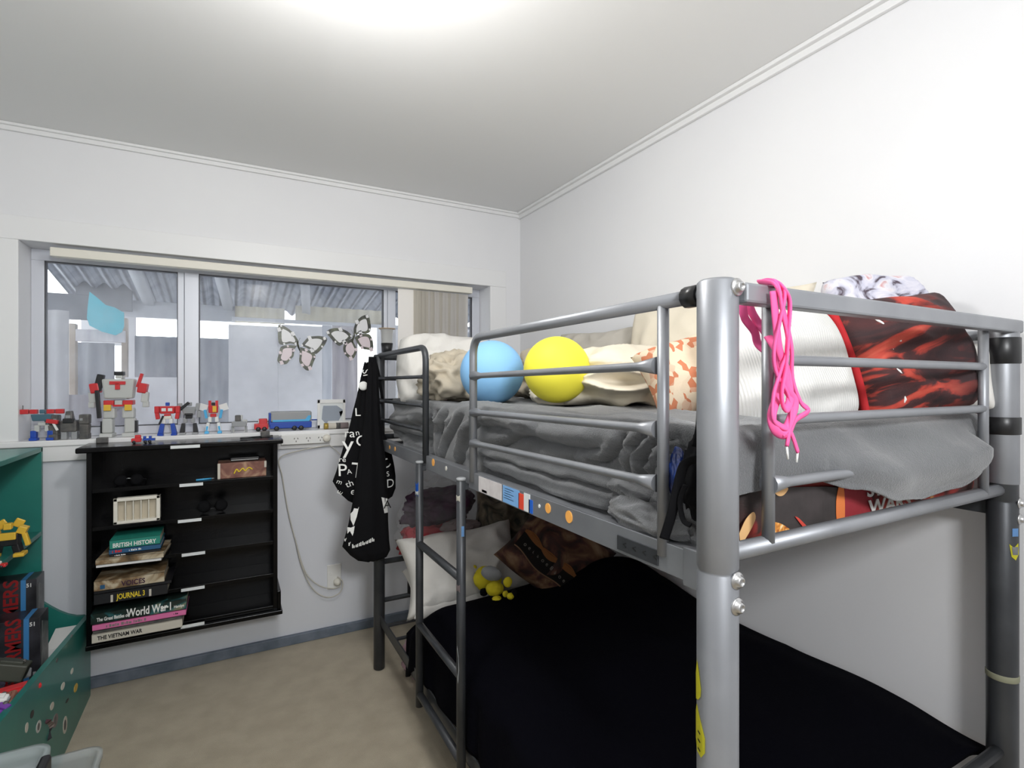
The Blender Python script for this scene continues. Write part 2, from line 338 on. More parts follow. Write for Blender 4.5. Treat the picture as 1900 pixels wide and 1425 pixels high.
# vertical blind
t = thing('vertical_blind', 'cream vertical blind drawn to the right end of the window', 'blind', (.95, 2.93, 1.11))
def loc(o, p): o.parent = p; o.matrix_parent_inverse = Matrix.Translation(p.location).inverted(); return o
def adopt(p, *os):
    """children built in world coordinates under an empty placed elsewhere"""
    bpy.context.view_layer.update()
    for o in os: o.parent = p; o.matrix_parent_inverse = p.matrix_world.inverted()
hx0, hx1 = X_at(93, 2.9), X_at(876, 2.9)
k = [box('headrail', (hx0, 2.893, 1.872), (hx1, 2.937, 1.910), M['cream'], bev=.003)]
sx0, sx1 = X_at(738, 2.93), X_at(866, 2.93)
k.append(box('slat', (sx0, 2.925, 1.115), (X_at(771, 2.93), 2.927, 1.868), M['blind'], bev=0))
ns = 17; xa = X_at(775, 2.93)
for i in range(ns):
    x = xa+(sx1-xa)*i/ns; sw = .004*math.sin(i*1.9)
    tw = math.radians(38-i*1.0)
    bm = bmesh.new(); hw = .036; c, s = math.cos(tw)*hw, math.sin(tw)*hw*.55
    low = .012*math.sin(i*2.3) if i > 7 else 0
    n = 6; g = []
    for q in range(n+1):
        u = 2*q/n-1; bow = .004*(1-u*u)
        g.append([bm.verts.new((x+u*c+bow+sw, 2.930+u*s, 1.868)), bm.verts.new((x+u*c+bow+low+sw, 2.930+u*s, 1.115))])
    for a, b in zip(g, g[1:]): bm.faces.new((a[0], b[0], b[1], a[1]))
    bmesh.ops.solidify(bm, geom=bm.faces[:], thickness=.0012)
    k.append(obj('slat', bm, M['blind2' if i < 5 or i % 3 == 0 else 'blind']))
adopt(t, *k)

# ------------------------------------------------------------------ outside: the lean-to behind the glass
M['fc'] = mat('pale_cement_sheet', (.66, .66, .68), .8, var=(.6, .6, .63), scale=4)
M['fc2'] = mat('white_painted_sheet', (.62, .60, .62), .8, var=(.5, .48, .52), scale=5, stretch=(6, 6, .5))
M['iron'] = mat('galvanised_iron', (.55, .57, .61), .6, 0, var=(.40, .42, .47), scale=5, stretch=(2, 2, .4))
M['timber'] = mat('weathered_timber', (.42, .36, .30), .8, var=(.3, .25, .2), scale=8)
M['beam'] = mat('painted_beam', (.50, .52, .56), .6)
M['tarp'] = mat('teal_tarpaulin', (.03, .42, .52), .5, var=(.03, .36, .46), scale=6)
M['poly'] = mat('ivory_plastic_sheet', (.75, .72, .62), .5)
M['eave'] = mat('dark_eave_board', (.09, .095, .11), .8, var=(.16, .17, .19), scale=4)
M['conc'] = mat('concrete', (.3, .3, .3), .9, var=(.22, .22, .22), scale=4)
def corrugated(name, p0, ux, uy, L, Hh, pitch, amp, m, nrm):
    bm = bmesh.new(); p0, ux, uy, nrm = Vector(p0), Vector(ux), Vector(uy), Vector(nrm); n = int(L/pitch*8); a = []
    for i in range(n+1):
        q = p0+ux*(L*i/n)+nrm*amp*math.sin(2*PI*(L*i/n)/pitch); a.append((bm.verts.new(q), bm.verts.new(q+uy*Hh)))
    for u, v in zip(a, a[1:]): bm.faces.new((u[0], v[0], v[1], u[1]))
    bmesh.ops.solidify(bm, geom=bm.faces[:], thickness=.002)
    return obj(name, bm, m, None, True)
struct('floor_outside', bx(bmesh.new(), (-4, YB+.24, -.15), (6, 9, -.05)), M['conc'])
t = thing('carport', 'grey corrugated iron lean-to with open gaps seen through the window', 'lean-to', (0, 4.6, -.05)); k = []
YO = 4.6
k.append(corrugated('roof_sheet', (-1.02, 3.14, 2.27), (1, 0, 0), Vector((0, 1, -.17)).normalized(), 5.5, 1.9, .11, .022, M['iron'], (0, 0, 1)))
for px0, px1 in ((405, 428), (560, 583), (250, 270)):
    x = at(px1, 600, Y=4.5).x; x0 = at(px0, 500, Y=3.6).x
    bm = bmesh.new(); tube_bm(bm, [(x0-.05, 3.15, 2.2), (x, 4.95, 1.89)], .045, 4); k.append(obj('rafter', bm, M['beam']))
def panel(name, px0, px1, y0, y1, Y, m, th=.02, cor=False):
    a = at(px0, y1, Y=Y); b = at(px1, y0, Y=Y); zm = (px0+px1)/2
    z0, z1 = at(zm, y1, Y=Y).z, at(zm, y0, Y=Y).z
    if cor: return corrugated(name, (a.x, Y, z0), (1, 0, 0), (0, 0, 1), b.x-a.x, z1-z0, .09, .014, m, (0, 1, 0))
    return box(name, (a.x, Y, z0), (b.x, Y+th, z1), m, None, .003)
k.append(panel('wall_sheet', 424, 516, 604, 1000, YO, M['fc']))
k.append(panel('wall_sheet', 516, 598, 604, 1000, YO, M['fc']))
k.append(panel('wall_sheet', 598, 616, 604, 1000, YO+.01, M['iron']))
k.append(panel('wall_sheet', 616, 664, 604, 1000, YO+.03, M['fc2'], cor=True))
k.append(panel('wall_sheet', 760, 900, 604, 1000, YO+.03, M['iron'], cor=True))
k.append(panel('plastic_strip', 436, 528, 570, 600, YO+.05, M['poly'], cor=True))
k.append(panel('plastic_strip', 548, 712, 572, 602, YO+.05, M['poly'], cor=True))
k.append(panel('wall_sheet', 250, 430, 626, 1000, YO+.06, M['iron'], cor=True))
k.append(panel('head_beam', 150, 440, 560, 590, YO+.08, M['beam'], .05))
k.append(panel('wall_sheet', 40, 127, 574, 1000, 3.86, M['fc'], cor=True))
k.append(panel('dark_eave', 84, 172, 545, 592, 4.12, M['eave'], .03))
k.append(panel('dark_eave', 140, 245, 520, 575, 4.62, M['eave'], .03))
k.append(panel('wall_sheet', 226, 252, 575, 1000, YO+.1, M['fc']))
k.append(panel('wall_sheet', 150, 232, 575, 640, YO+.1, M['fc']))
k.append(panel('wall_sheet', 700, 770, 604, 1000, YO+.05, M['fc']))
k.append(panel('head_beam', 430, 900, 600, 606, YO-.02, M['beam'], .04))
k.append(panel('low_sheet', 232, 345, 700, 1000, YO-.5, M['fc']))
k.append(panel('low_sheet', 110, 232, 732, 1000, 3.9, M['fc2'], cor=True))
k.append(panel('post', 225, 236, 590, 1000, YO-.1, M['timber'], .06))
k.append(panel('post', 128, 140, 600, 1000, 4.05, M['timber'], .06))
k.append(panel('door_frame', 140, 232, 612, 634, 4.04, M['fc2'], .03))
k.append(panel('wall_sheet', 140, 212, 636, 1000, 4.3, M['iron'], cor=True))
xw = at(85, 600, Y=3.3).x
adopt(t, *k)
q = [at(x, y, Y=3.95) for x, y in ((166, 541), (180, 552), (196, 566), (212, 570), (230, 580), (230, 606), (226, 616), (214, 622), (188, 615), (166, 604), (161, 590), (163, 566))]
tag(prism('tarpaulin', q, (0, .012, 0), M['tarp']), 'teal blue tarpaulin hung under the lean-to roof outside', 'tarpaulin')

# ------------------------------------------------------------------ bunk bed
BX0, BX1, BY0, BY1 = .617, 1.562, .521, 2.443
bed = thing('bunk_bed', 'silver grey tubular metal bunk bed along the white right wall', 'bed', (BX0, BY0, 0)); k = []
R = .0285
def post(x, y, r, zt, m):
    o = lathe('post', [(r*.8, 0), (r, .004), (r, 1.055), (r*.93, 1.058), (r*.93, 1.062), (r, 1.065), (r, zt-.004), (r*.85, zt)], m, None, 28, T((x, y, 0))); k.append(o); return o
def bolt(p, n, par=None, s=1):
    rot = {'-y': (90, 0, 0), 'y': (-90, 0, 0), 'x': (0, 90, 0), '-x': (0, -90, 0)}[n]
    o = lathe('bolt', [(.0125*s, 0), (.0125*s, .002), (.011*s, .003), (.008*s, .004), (.0075*s, .008), (.004*s, .0105), (.004*s, .0085), (0, .0085)], M['steel'], None, 18, T(p, rot))
    if par: bpy.context.view_layer.update(); o.parent = par
    else: k.append(o)
    return o
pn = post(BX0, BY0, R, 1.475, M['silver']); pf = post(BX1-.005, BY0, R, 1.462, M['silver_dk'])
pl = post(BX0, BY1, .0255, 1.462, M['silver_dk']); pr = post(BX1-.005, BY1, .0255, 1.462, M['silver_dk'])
for z in (1.461, 1.052, 1.016): bolt((BX0+.006, BY0-R+.001, z), '-y', pn)
for z in (1.455, 1.058, 1.022): bolt((BX1+.002, BY0-R-(.022 if z > 1.4 else -.001), z), '-y', pf)
# upper far right post: thin skin in the undarkened silver, taped in two places
k.append(lathe('post_silver_top', [(R+.0006, 1.10), (R+.0012, 1.102), (R+.0012, 1.45), (R+.0006, 1.452)], M['silver'], None, 28, T((BX1-.005, BY0, 0))))
def wrap(z0, z1, x=BX1-.005, y=BY0, r=R+.003): k.append(lathe('tape_wrap', [(r, z0), (r+.001, z0+.001), (r+.001, z1), (r, z1+.001)], M['tape'], None, 24, T((x, y, 0))))
wrap(1.212, 1.250); wrap(1.372, 1.43)
k.append(lathe('tape_wrap', [(R+.0005, .655), (R+.001, .656), (R+.001, .668), (R+.0005, .669)], mat('old_gum', (.25, .25, .17), .7), None, 24, T((BX1-.005, BY0, 0))))
# near end frame
k.append(box('end_top_rail', (BX0+.024, BY0-.030, 1.441), (BX1+.02, BY0-.004, 1.470), M['silver'], bev=.004))
ux0, ux1 = .724, 1.45
def flatbar(name, a, b, r, m, flare=True):
    a, b = Vector(a), Vector(b); L = (b-a).length; pts = []; rs = []
    for i in range(17):
        t = i/16; pts.append(a.lerp(b, t)); d = min(t, 1-t)*L; rs.append(r*(1+(.9*max(0, 1-d/.035)**1.5 if flare else 0)))
    return tube(name, pts, rs, m, None, 12)
for x in (ux0, ux1): k.append(tube('end_upright', [(x, BY0-.004, 1.085), (x, BY0-.004, 1.445)], .0095, M['silver']))
for z, a in ((1.363, ux0), (1.271, ux0), (1.173, ux0)): k.append(flatbar('end_bar', (a, BY0-.004, z), (ux1, BY0-.004, z+.001), .0085, M['silver'], z < 1.2))
k.append(tube('end_bottom_rail', [(BX0+.02, BY0, 1.080), (BX1-.02, BY0, 1.086)], .0135, M['silver']))
# far end frame
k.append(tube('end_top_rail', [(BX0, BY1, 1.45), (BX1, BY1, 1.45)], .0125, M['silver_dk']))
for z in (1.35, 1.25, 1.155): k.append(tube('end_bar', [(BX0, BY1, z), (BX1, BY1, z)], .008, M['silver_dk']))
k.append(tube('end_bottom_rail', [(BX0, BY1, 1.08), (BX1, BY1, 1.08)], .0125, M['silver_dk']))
# wall-side guard rail
k.append(tube('wall_rail', [(BX1-.005, BY0, 1.44), (BX1-.005, BY1, 1.44)], .0115, M['silver']))
# side rails of the upper bunk: angle section with flange
def side_rail(x, z0, z1, m, inn):
    bm = bmesh.new(); bx(bm, (x-.002, BY0+.02, z0), (x+.003, BY1-.02, z1), .001); bx(bm, (min(x, x+inn), BY0+.02, z1-.004), (max(x, x+inn), BY1-.02, z1), .001)
    o = obj('side_rail', bm, m); k.append(o); return o
srail = side_rail(BX0, 1.024, 1.072, M['silver'], .03); side_rail(BX1-.005, 1.024, 1.072, M['silver_dk'], -.03)
k.append(box('rail_bracket', (BX0-.006, BY0+.024, 1.018), (BX0+.004, BY0+.060, 1.078), M['silver'], bev=.002))
# guard rails, front side
gz = 1.458
def guard(ya, yb, m, corner=True):
    """U-shaped hoop from the post at ya to the corner at yb, then down"""
    s = 1 if yb > ya else -1; c = .055
    pts = [(BX0, ya, gz), (BX0, yb-s*c, gz)]+arc((BX0, yb-s*c, gz), (BX0, yb, gz), (BX0, yb, gz-c))[1:]+[(BX0, yb, 1.045)]
    k.append(tube('guard_hoop', pts, .0115, m, None, 14))
    return s
guard(BY0+.02, 1.375, M['silver']); guard(BY1-.02, 1.787, M['silver_dk'])
k.append(tube('guard_upright', [(BX0, .628, 1.05), (BX0, .628, gz-.006)], .0095, M['silver']))
for z in (1.352, 1.248, 1.160):
    k.append(flatbar('guard_bar', (BX0, .64, z+.004), (BX0, 1.372, z-.003), .0078, M['silver']))
    k.append(flatbar('guard_bar', (BX0, BY1-.02, z), (BX0, 1.79, z), .0070, M['silver_dk']))
k.append(tube('tape_wrap', [(BX0, BY0+.030, gz), (BX0, BY0+.058, gz)], .0165, M['tape']))
# slats below the upper mattress and below the lower one
for i in range(13):
    y = BY0+.12+i*.14
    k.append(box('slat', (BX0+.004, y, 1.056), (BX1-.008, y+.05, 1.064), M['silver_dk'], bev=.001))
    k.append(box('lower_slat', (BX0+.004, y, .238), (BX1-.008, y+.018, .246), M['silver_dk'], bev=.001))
for x in (BX0-.002, BX1-.012):
    bm = bmesh.new(); bx(bm, (x, BY0+.02, .212), (x+.005, BY1-.02, .258), .001); bx(bm, (x, BY0+.02, .212), (x+.03 if x < 1 else x-.025, BY1-.02, .216)) if x < 1 else None
    k.append(obj('lower_side_rail', bm, M['silver_dk']))
for y in (BY0, BY1):
    k.append(tube('lower_end_rail', [(BX0, y, .495), (BX1, y, .495)], .0125, M['silver_dk']))
    k.append(tube('lower_end_rail', [(BX0, y, .315), (BX1, y, .315)], .0110, M['silver_dk']))
    for x in (.76, 1.02, 1.28): k.append(tube('lower_end_upright', [(x, y, .315), (x, y, .495)], .0080, M['silver_dk']))
# ladder hooked on the front
LX = BX0-.022; ly0, ly1 = 1.412, 1.790
lr = []
for y in (ly0, ly1):
    o = tube('ladder_rail', [(LX, y, .185), (LX, y, 1.050)], .0135, M['silver_dk'], None, 16); k.append(o); lr.append(o)
    k.append(lathe('end_cap', [(.0142, 1.046), (.0142, 1.052), (.010, 1.054)], M['grey_p'], None, 16, T((LX, y, 0))))
    k.append(box('ladder_hook', (LX, y-.010, 1.018), (BX0+.0, y+.010, 1.036), M['silver_dk'], bev=.002))
for z in (.760, .474, .228): k.append(tube('ladder_rung', [(LX, ly0, z), (LX, ly1, z)], .0125, M['silver_dk']))
# stickers and scuffs on the metalwork
def on_rail(name, px0, px1, m, z0=None, z1=None, label=None):
    y1, y0 = at(px0, 900, X=BX0).y, at(px1, 900, X=BX0).y
    o = box(name, (BX0-.0032, y0, z0 or 1.027), (BX0-.0018, y1, z1 or 1.069), m, bev=0)
    if label: o['label'] = label
    k.append(o); return o
on_rail('paper_sticker', 890, 932, mat('white_sticker', (.72, .69, .68), .6, var=(.62, .58, .58), scale=40), label='white sticker with worn print')
on_rail('sticker_mark', 896, 905, M['blue_s'], 1.029, 1.036)
on_rail('paper_sticker', 935, 965, M['sky_s'], label='light blue text sticker')
on_rail('sticker_mark', 964, 974, M['red_s'], 1.027, 1.064)
on_rail('paper_sticker', 974, 985, M['label'])
on_rail('sticker_mark', 983, 990, M['blue_s'], 1.027, 1.058)
for j in range(5):
    p0, p1 = 937+j*.5, 955-(j % 2)*5
    on_rail('sticker_print', p0, p1, M['label'], 1.038+j*.006, 1.0395+j*.006)
def dot(px, py, r, m, name='dot_sticker'):
    p = at(px, py, X=BX0-.002)
    k.append(prism(name, [p+Vector((0, r*math.cos(a), r*1.05*math.sin(a))) for a in [2*PI*i/20 for i in range(20)]], (-.0012, 0, 0), m))
dot(1017, 943, .0105, M['orange']); dot(1056, 959, .0120, M['orange']); dot(1001, 939, .004, M['label']); dot(804, 858, .012, M['orange']); dot(828, 869, .007, M['cream']); dot(733, 833, .009, M['orange']); dot(723, 830, .008, M['orange'])
p = at(1170, 1000, X=BX0); yy0, yy1 = at(1224, 1000, X=BX0).y, at(1148, 1000, X=BX0).y
k.append(box('rail_plate', (BX0-.0045, yy0, 1.030), (BX0-.002, yy1, 1.056), M['silver_dk'], bev=.001))
for i in range(4): k.append(text('arrow_mark', '<', .018, (BX0-.0046, yy1-.016-i*(yy1-yy0)/4.1, 1.037), M['ink'], None, (90, 0, -90)))
# yellow peeled stickers on the near post
def on_post(name, pts, x, y, r, m, px_off=0):
    """outline given as (angle in degrees round the post, z)"""
    bm = bmesh.new(); cz = sum(q[1] for q in pts)/len(pts); ca = sum(q[0] for q in pts)/len(pts)
    def P(a, z, rr): a = math.radians(a); return (x+rr*math.cos(a), y+rr*math.sin(a), z)
    fr = [1, .66, .33]; rings = []
    for f in fr: rings.append([bm.verts.new(P(ca+(a-ca)*f, cz+(z-cz)*f, r+.0009)) for a, z in pts])
    c = bm.verts.new(P(ca, cz, r+.0009)); n = len(pts)
    for A, B in zip(rings, rings[1:]):
        for i in range(n): bm.faces.new((A[i], A[(i+1) % n], B[(i+1) % n], B[i]))
    for i in range(n): bm.faces.new((rings[-1][i], rings[-1][(i+1) % n], c))
    bmesh.ops.solidify(bm, geom=bm.faces[:], thickness=.0006)
    o = obj(name, bm, m); k.append(o); return o
# the camera sees the post from bearing ~220 degrees; its left edge is ~150
def za(py, d=.757): return CH-(py-712.5)/FPX*d
on_post('yellow_sticker', [(150, za(1220)), (163, za(1240)), (172, za(1268)), (170, za(1282)), (158, za(1292)), (140, za(1296)), (135, za(1250))], BX0, BY0, R, M['yellow_s'])
on_post('yellow_sticker', [(148, za(1302)), (170, za(1325)), (186, za(1352)), (186, za(1378)), (172, za(1392)), (152, za(1388)), (136, za(1370)), (134, za(1320))], BX0, BY0, R, M['yellow_s'])
for z in (1345, 1360, 1376): on_post('sticker_print', [(160, za(z)), (172, za(z+3)), (171, za(z+6)), (160, za(z+4))], BX0, BY0, R+.001, M['ink'])
# far right post stickers
on_post('round_sticker', [(233, 1.003), (262, 1.003), (262, .985), (233, .985)], BX1-.005, BY0, R, M['sky_s'])
o = on_post('butterfly_sticker', [(222, .968), (240, .960), (262, .970), (266, .945), (248, .932), (230, .940)], BX1-.005, BY0, R, M['yellow_s']); 
on_post('sticker_print', [(230, .962), (258, .962), (258, .944), (234, .944)], BX1-.005, BY0, R+.0008, M['grey_p'])
# ladder stickers
for y, z, hh, m in ((ly1, .955, .05, M['blue_s']), (ly1, .942, .014, M['label']), (ly0, .995, .018, M['cream']), (ly0, .735, .022, M['mauve'])):
    on_post('ladder_sticker', [(170, z-hh/2), (235, z-hh/2), (235, z+hh/2), (170, z+hh/2)], LX, y, .0135+(.0008 if hh == .014 else 0), m)
on_post('ladder_sticker', [(250, .885), (285, .885), (285, .915), (250, .915)], LX, ly0, .0135, M['sky_s'])
on_post('scuff', [(195, .57), (215, .54), (222, .50), (208, .46), (195, .48), (190, .53)], LX, ly0, .0135, M['label'])
on_post('scuff', [(198, .56), (212, .535), (216, .50), (206, .47), (198, .49), (194, .53)], LX, ly0, .0140, M['silver_dk'])
adopt(bed, *k)

# ------------------------------------------------------------------ upper bunk bedding
MT = 1.232
t = thing('mattress', 'upper bunk mattress in a red printed sheet with white letters', 'mattress', (.66, .55, 1.066)); k = []
bm = bx(bmesh.new(), (.700, .556, 1.066), (1.530, 2.405, MT), .03, seg=4); bmesh.ops.subdivide_edges(bm, edges=bm.edges, cuts=2, use_grid_fill=True)
for v in bm.verts: v.co += Vector((0, fn(v.co, 9, 3)*.008, fn(v.co, 5, 1)*.006))
k.append(obj('printed_sheet', bm, M['sheet'], None, True))
def patch(nm, pts, m, q): P = spline([at(x, y, Y=.5510-q*.0008) for x, y in pts+[pts[0]]], 4)[:-1]; k.append(prism(nm, P, (0, .0006, 0), m))
patch('print_patch', [(1440, 905), (1560, 905), (1598, 932), (1560, 975), (1500, 990), (1432, 1000), (1434, 930)], mat('charcoal_print', (.03, .025, .024), .8, var=(.05, .04, .04), scale=20), 1)
patch('print_patch', [(1568, 898), (1610, 905), (1618, 952), (1568, 966)], M['crimson'], 2)
patch('print_patch', [(1557, 900), (1566, 905), (1567, 968), (1554, 972), (1552, 930)], mat('orange_print', (.75, .20, .05), .8), 3)
patch('print_patch', [(1434, 910), (1462, 905), (1455, 918), (1444, 920)], mat('skin_print', (.75, .45, .2), .8), 3)
patch('print_patch', [(1432, 968), (1450, 972), (1468, 985), (1464, 994), (1434, 996)], ramp_mat('fire_print', [(.3, (.3, .05, .01)), (.5, (.8, .35, .06)), (.6, (.9, .7, .4))], 60, bump=0), 3)
patch('print_patch', [(1475, 958), (1483, 962), (1502, 982), (1504, 990), (1492, 980)], mat('red_stripe_print', (.6, .06, .04), .8), 4)
patch('print_patch', [(1372, 990), (1384, 964), (1398, 950), (1402, 962), (1392, 985), (1376, 1008)], bpy.data.materials['skin_print'], 3)
p = at(1616, 951, Y=.545)
k.append(text('lettering', 'WARS', .038, (p.x-.004, .5465, p.z-.004), M['inkwhite'], None, (90, 0, 0), 1.45))
k.append(text('lettering', 'STAR', .038, (p.x-.010, .5465, p.z+.030), M['inkwhite'], None, (90, 0, 0), 1.35))
adopt(t, *k)

def smoothstep(a, b, x): t = max(0, min(1, (x-a)/(b-a))); return t*t*(3-2*t)
FOLDS = []
def fold(pxs, w, h): FOLDS.append(([(p.y, p.z) for p in (at(x, y, X=.645) for x, y in pxs)], w, h))
fold([(880, 772), (935, 780), (990, 800), (1060, 812), (1130, 806)], .018, .030); fold([(884, 820), (915, 818), (945, 800), (985, 790)], .012, .022)
fold([(893, 862), (966, 886), (1050, 918), (1118, 934), (1205, 930)], .012, .036); fold([(886, 838), (980, 868), (1110, 898), (1200, 925)], .008, .022)
fold([(892, 880), (1000, 918), (1100, 962), (1180, 985)], .009, .026); fold([(1060, 850), (1100, 846), (1138, 812)], .010, .022)
fold([(1236, 778), (1190, 792), (1158, 822), (1143, 862)], .010, .032); fold([(1232, 800), (1196, 816), (1172, 848), (1166, 880)], .009, .032); fold([(1236, 824), (1206, 842), (1192, 880)], .008, .028)
fold([(1222, 850), (1212, 900), (1216, 950)], .007, .026); fold([(1130, 900), (1180, 915), (1215, 960)], .008, .026)
fold([(878, 770), (862, 812), (846, 850)], .014, .034); fold([(850, 765), (826, 812), (812, 852)], .010, .026); fold([(822, 760), (806, 800), (806, 850)], .012, .030)
fold([(790, 770), (750, 778), (715, 775)], .020, .030); fold([(795, 810), (760, 800), (720, 790)], .012, .022); fold([(795, 845), (750, 828), (722, 812)], .016, .032)
def folds(y, z):
    f = 0
    for P, w, h in FOLDS:
        best = 9; sg = 1; tt = 0; n = len(P)-1
        for i, (a, b) in enumerate(zip(P, P[1:])):
            dy, dz = b[0]-a[0], b[1]-a[1]; t = max(0, min(1, ((y-a[0])*dy+(z-a[1])*dz)/(dy*dy+dz*dz))); ey, ez = y-a[0]-t*dy, z-a[1]-t*dz; d = math.hypot(ey, ez)
            if d < best: best = d; sg = 1 if (ez if abs(dz) < abs(dy)*1.2 else -ey) > 0 else -1; tt = (i+t)/n
        if best < w*4:
            e = math.sin(PI*min(1, max(0, .12+.8*tt)))**.5; d = best*sg
            f += h*e*(math.exp(-(d/w/(1.35 if d > 0 else .8))**2)-.45*math.exp(-((d+w*1.5)/(w*.7))**2))
    return f
def blanket_bm():
    ex0, ey0 = .682, .566; x1, y1 = 1.520, 2.395; RR = .030
    nx, ny = 130, 260; bm = bmesh.new(); g = []
    def hem_end(x):   # overhang length at the near end
        pts = [(.62, .120), (.75, .114), (.83, .100), (.95, .128), (1.08, .158), (1.20, .170), (1.32, .158), (1.42, .118), (1.55, .04)]
        for (a, u), (b, v) in zip(pts, pts[1:]):
            if x <= b: f = max(0, (x-a)/(b-a)); return u+(v-u)*f*f*(3-2*f)
        return .07
    def hem_side(y): return .212+.012*fn((0, y, 0), 4, 2)+(.03*smoothstep(.80, .66, y))-(.02*smoothstep(1.95, 2.3, y))
    for i in range(nx+1):
        row = []
        for j in range(ny+1):
            u, v = i/nx, j/ny
            # u: 0 hem at the room side .. 1 wall; v: 0 hem at near end .. 1 far end
            cu = .24; cv = .14
            sx = (1-u/cu) if u < cu else 0; xx = ex0 if u < cu else ex0+(x1-ex0)*(u-cu)/(1-cu)
            sy = (1-v/cv) if v < cv else 0; yy = ey0 if v < cv else ey0+(y1-ey0)*(v-cv)/(1-cv)
            ox = sx*hem_side(yy); oy = sy*hem_end(xx)
            d = math.hypot(ox, oy)
            if sx > 0 and sy > 0: d = min(d, max(ox, oy)*1.06)
            if d > 0: dirx, diry = -ox/math.hypot(ox, oy), -oy/math.hypot(ox, oy)
            else: dirx = diry = 0
            if d < RR*PI/2: out = RR*math.sin(d/RR); dz = RR*(1-math.cos(d/RR))
            else: out = RR; dz = RR+d-RR*PI/2
            x, y, z = xx+dirx*out, yy+diry*out, MT+.022-dz
            # folds
            p = Vector((x, y, z)); side = smoothstep(.0, .05, ox) if ox > oy else 0; end = smoothstep(0, .05, oy) if oy >= ox else 0
            f = 0
            if sx > 0 and ox >= oy:
                gap = smoothstep(1.36, 1.46, y)*smoothstep(1.80, 1.70, y); bun = smoothstep(1.05, .82, y)*smoothstep(.57, .64, y)
                sl = z+.16*math.sin((y-.75)*1.7)*(y-1.0)+.05*fn((0, y, 0), 2.5, 6)
                A2 = ridged((y*.9, sl*6.5, 3), 2.4, 33)
                f = -.022+.012*(A2**3-.4)+folds(y, z)+gap*.016
                if y > 1.8: f += .012*math.sin(z*46+y*5)
                x -= f*side
                x = max(x, .630 if gap < .1 else .6305-.022*gap); x = min(x, .698)
                z += .006*fn((0, y, z), 14, 3)*side
            if oy > 0 and oy >= ox:
                b = smoothstep(.80, 1.0, xx)*smoothstep(1.5, 1.36, xx); s = oy/hem_end(xx)
                y += .004-b*.050*math.sin(min(1, s*1.1)*PI*.75)*smoothstep(.25, .75, s)-.010*(ridged((x*2.2+z*3, 0, z*2), 2.4, 4)-.5)*end
                y -= b*(.014*math.sin((x-.9)*14+(z-1.1)*22)+.030*(ridged((x*1.3-z*1.6, 0, z*2.4), 2.2, 15)**3-.4))*s
                y = max(y, .487 if b > .5 else .531)
                x += .010*fn((x, 0, z), 6, 2)*end
                if xx > 1.40: y = max(y, .535)
            if ox == 0 and oy == 0:
                z += .006*fn((x, y, 0), 6, 1)+.012*(ridged((x*1.6, y*.6, 0), 3.5, 8)**3-.5)
                z += .006*smoothstep(.10, 0, abs(x-.72))*math.sin(y*17)
            row.append(bm.verts.new((x, y, z+.0015*fn(p, 90, 1))))
        g.append(row)
    for i in range(nx):
        for j in range(ny): bm.faces.new((g[i][j], g[i+1][j], g[i+1][j+1], g[i][j+1]))
    bmesh.ops.recalc_face_normals(bm, faces=bm.faces)
    if bm.faces[len(bm.faces)-1].normal.z < 0: bmesh.ops.reverse_faces(bm, faces=bm.faces)
    return bm
o = obj('fleece_blanket', blanket_bm(), M['grey'], None, True)
md = o.modifiers.new('solid', 'SOLIDIFY'); md.thickness = .006; md.offset = 1
tag(o, 'grey fleece blanket spread over the upper bunk and hanging over its edge', 'blanket')

BT = MT+.028   # top of blanket
tag(lump('plush_bundle', (.024, .090, .030), (.640, .690, 1.094), M['grey'], seed=4, wr=.30, ws=1.8), 'bunched grey fleece corner beside the near bed post', 'blanket')
# balls
def ball(px, py, X, r, m, label):
    p = at(px, py, X=X); t = lathe('ball', [(r*math.sin(a), -r*math.cos(a)) for a in [PI*i/24 for i in range(25)]], m, None, 40); t.location = p; tag(t, label, 'ball'); return p
ball(913, 691, .82, .113, M['blue_ball'], 'light blue ball on the upper bunk'); ball(1033, 686, .86, .099, M['yellow_ball'], 'bright yellow ball on the upper bunk')
pil = []
def pl_(name, w, h, t, loc, rot, m, label, cat='pillow', **k): o = pillow(name, w, h, t, loc, rot, M[m], **k); tag(o, label, cat); return o
pl_('pillow', .46, .34, .20, (.90, 2.25, BT+.115), (58, 4, -12), 'pillow_w', 'white pillow propped at the far end of the upper bunk', seed=1, wr=.03, pinch=-.10)
o = lump('rumpled_cloth', (.12, .15, .105), (.80, 2.00, BT+.082), M['beige'], seed=12, wr=.34, ws=2.6, flat=.8); tag(o, 'crumpled beige cloth lying between white pillow and blue ball', 'cloth')
o = lump('rumpled_cloth', (.14, .26, .115), (1.18, 1.85, BT+.095), M['beige'], seed=22, wr=.3, ws=2.4, flat=.8); tag(o, 'crumpled beige bed linen heaped behind the two balls', 'cloth')
pl_('pillow', .48, .30, .12, (1.45, 1.92, BT+.165), (74, 0, -80), 'taupe', 'taupe pillow against the right wall behind the yellow ball', seed=5, wr=.02)
pl_('pillow', .72, .42, .15, (1.47, 1.30, BT+.17), (76, 0, -84), 'pillow_c', 'large cream pillow leaning on the right wall', seed=8, wr=.012)
o = lump('duvet', (.24, .30, .11), (1.12, 1.32, BT+.068), M['pillow_c'], seed=31, wr=.28, ws=1.9, flat=.6, sub=6); tag(o, 'rumpled cream duvet heaped beside the yellow ball', 'duvet')
pl_('cushion', .34, .22, .15, at(1318, 690, X=1.06), (60, -18, -30), 'leaf', 'small cushion with orange leaf print on cream', 'cushion', seed=14, wr=.014)
pl_('pillow', .275, .255, .15, at(1446, 686, X=1.07), (70, -6, -24), 'ribbed', 'plump white ribbed pillow behind the pink laces', seed=18, wr=.012, pinch=-.13)
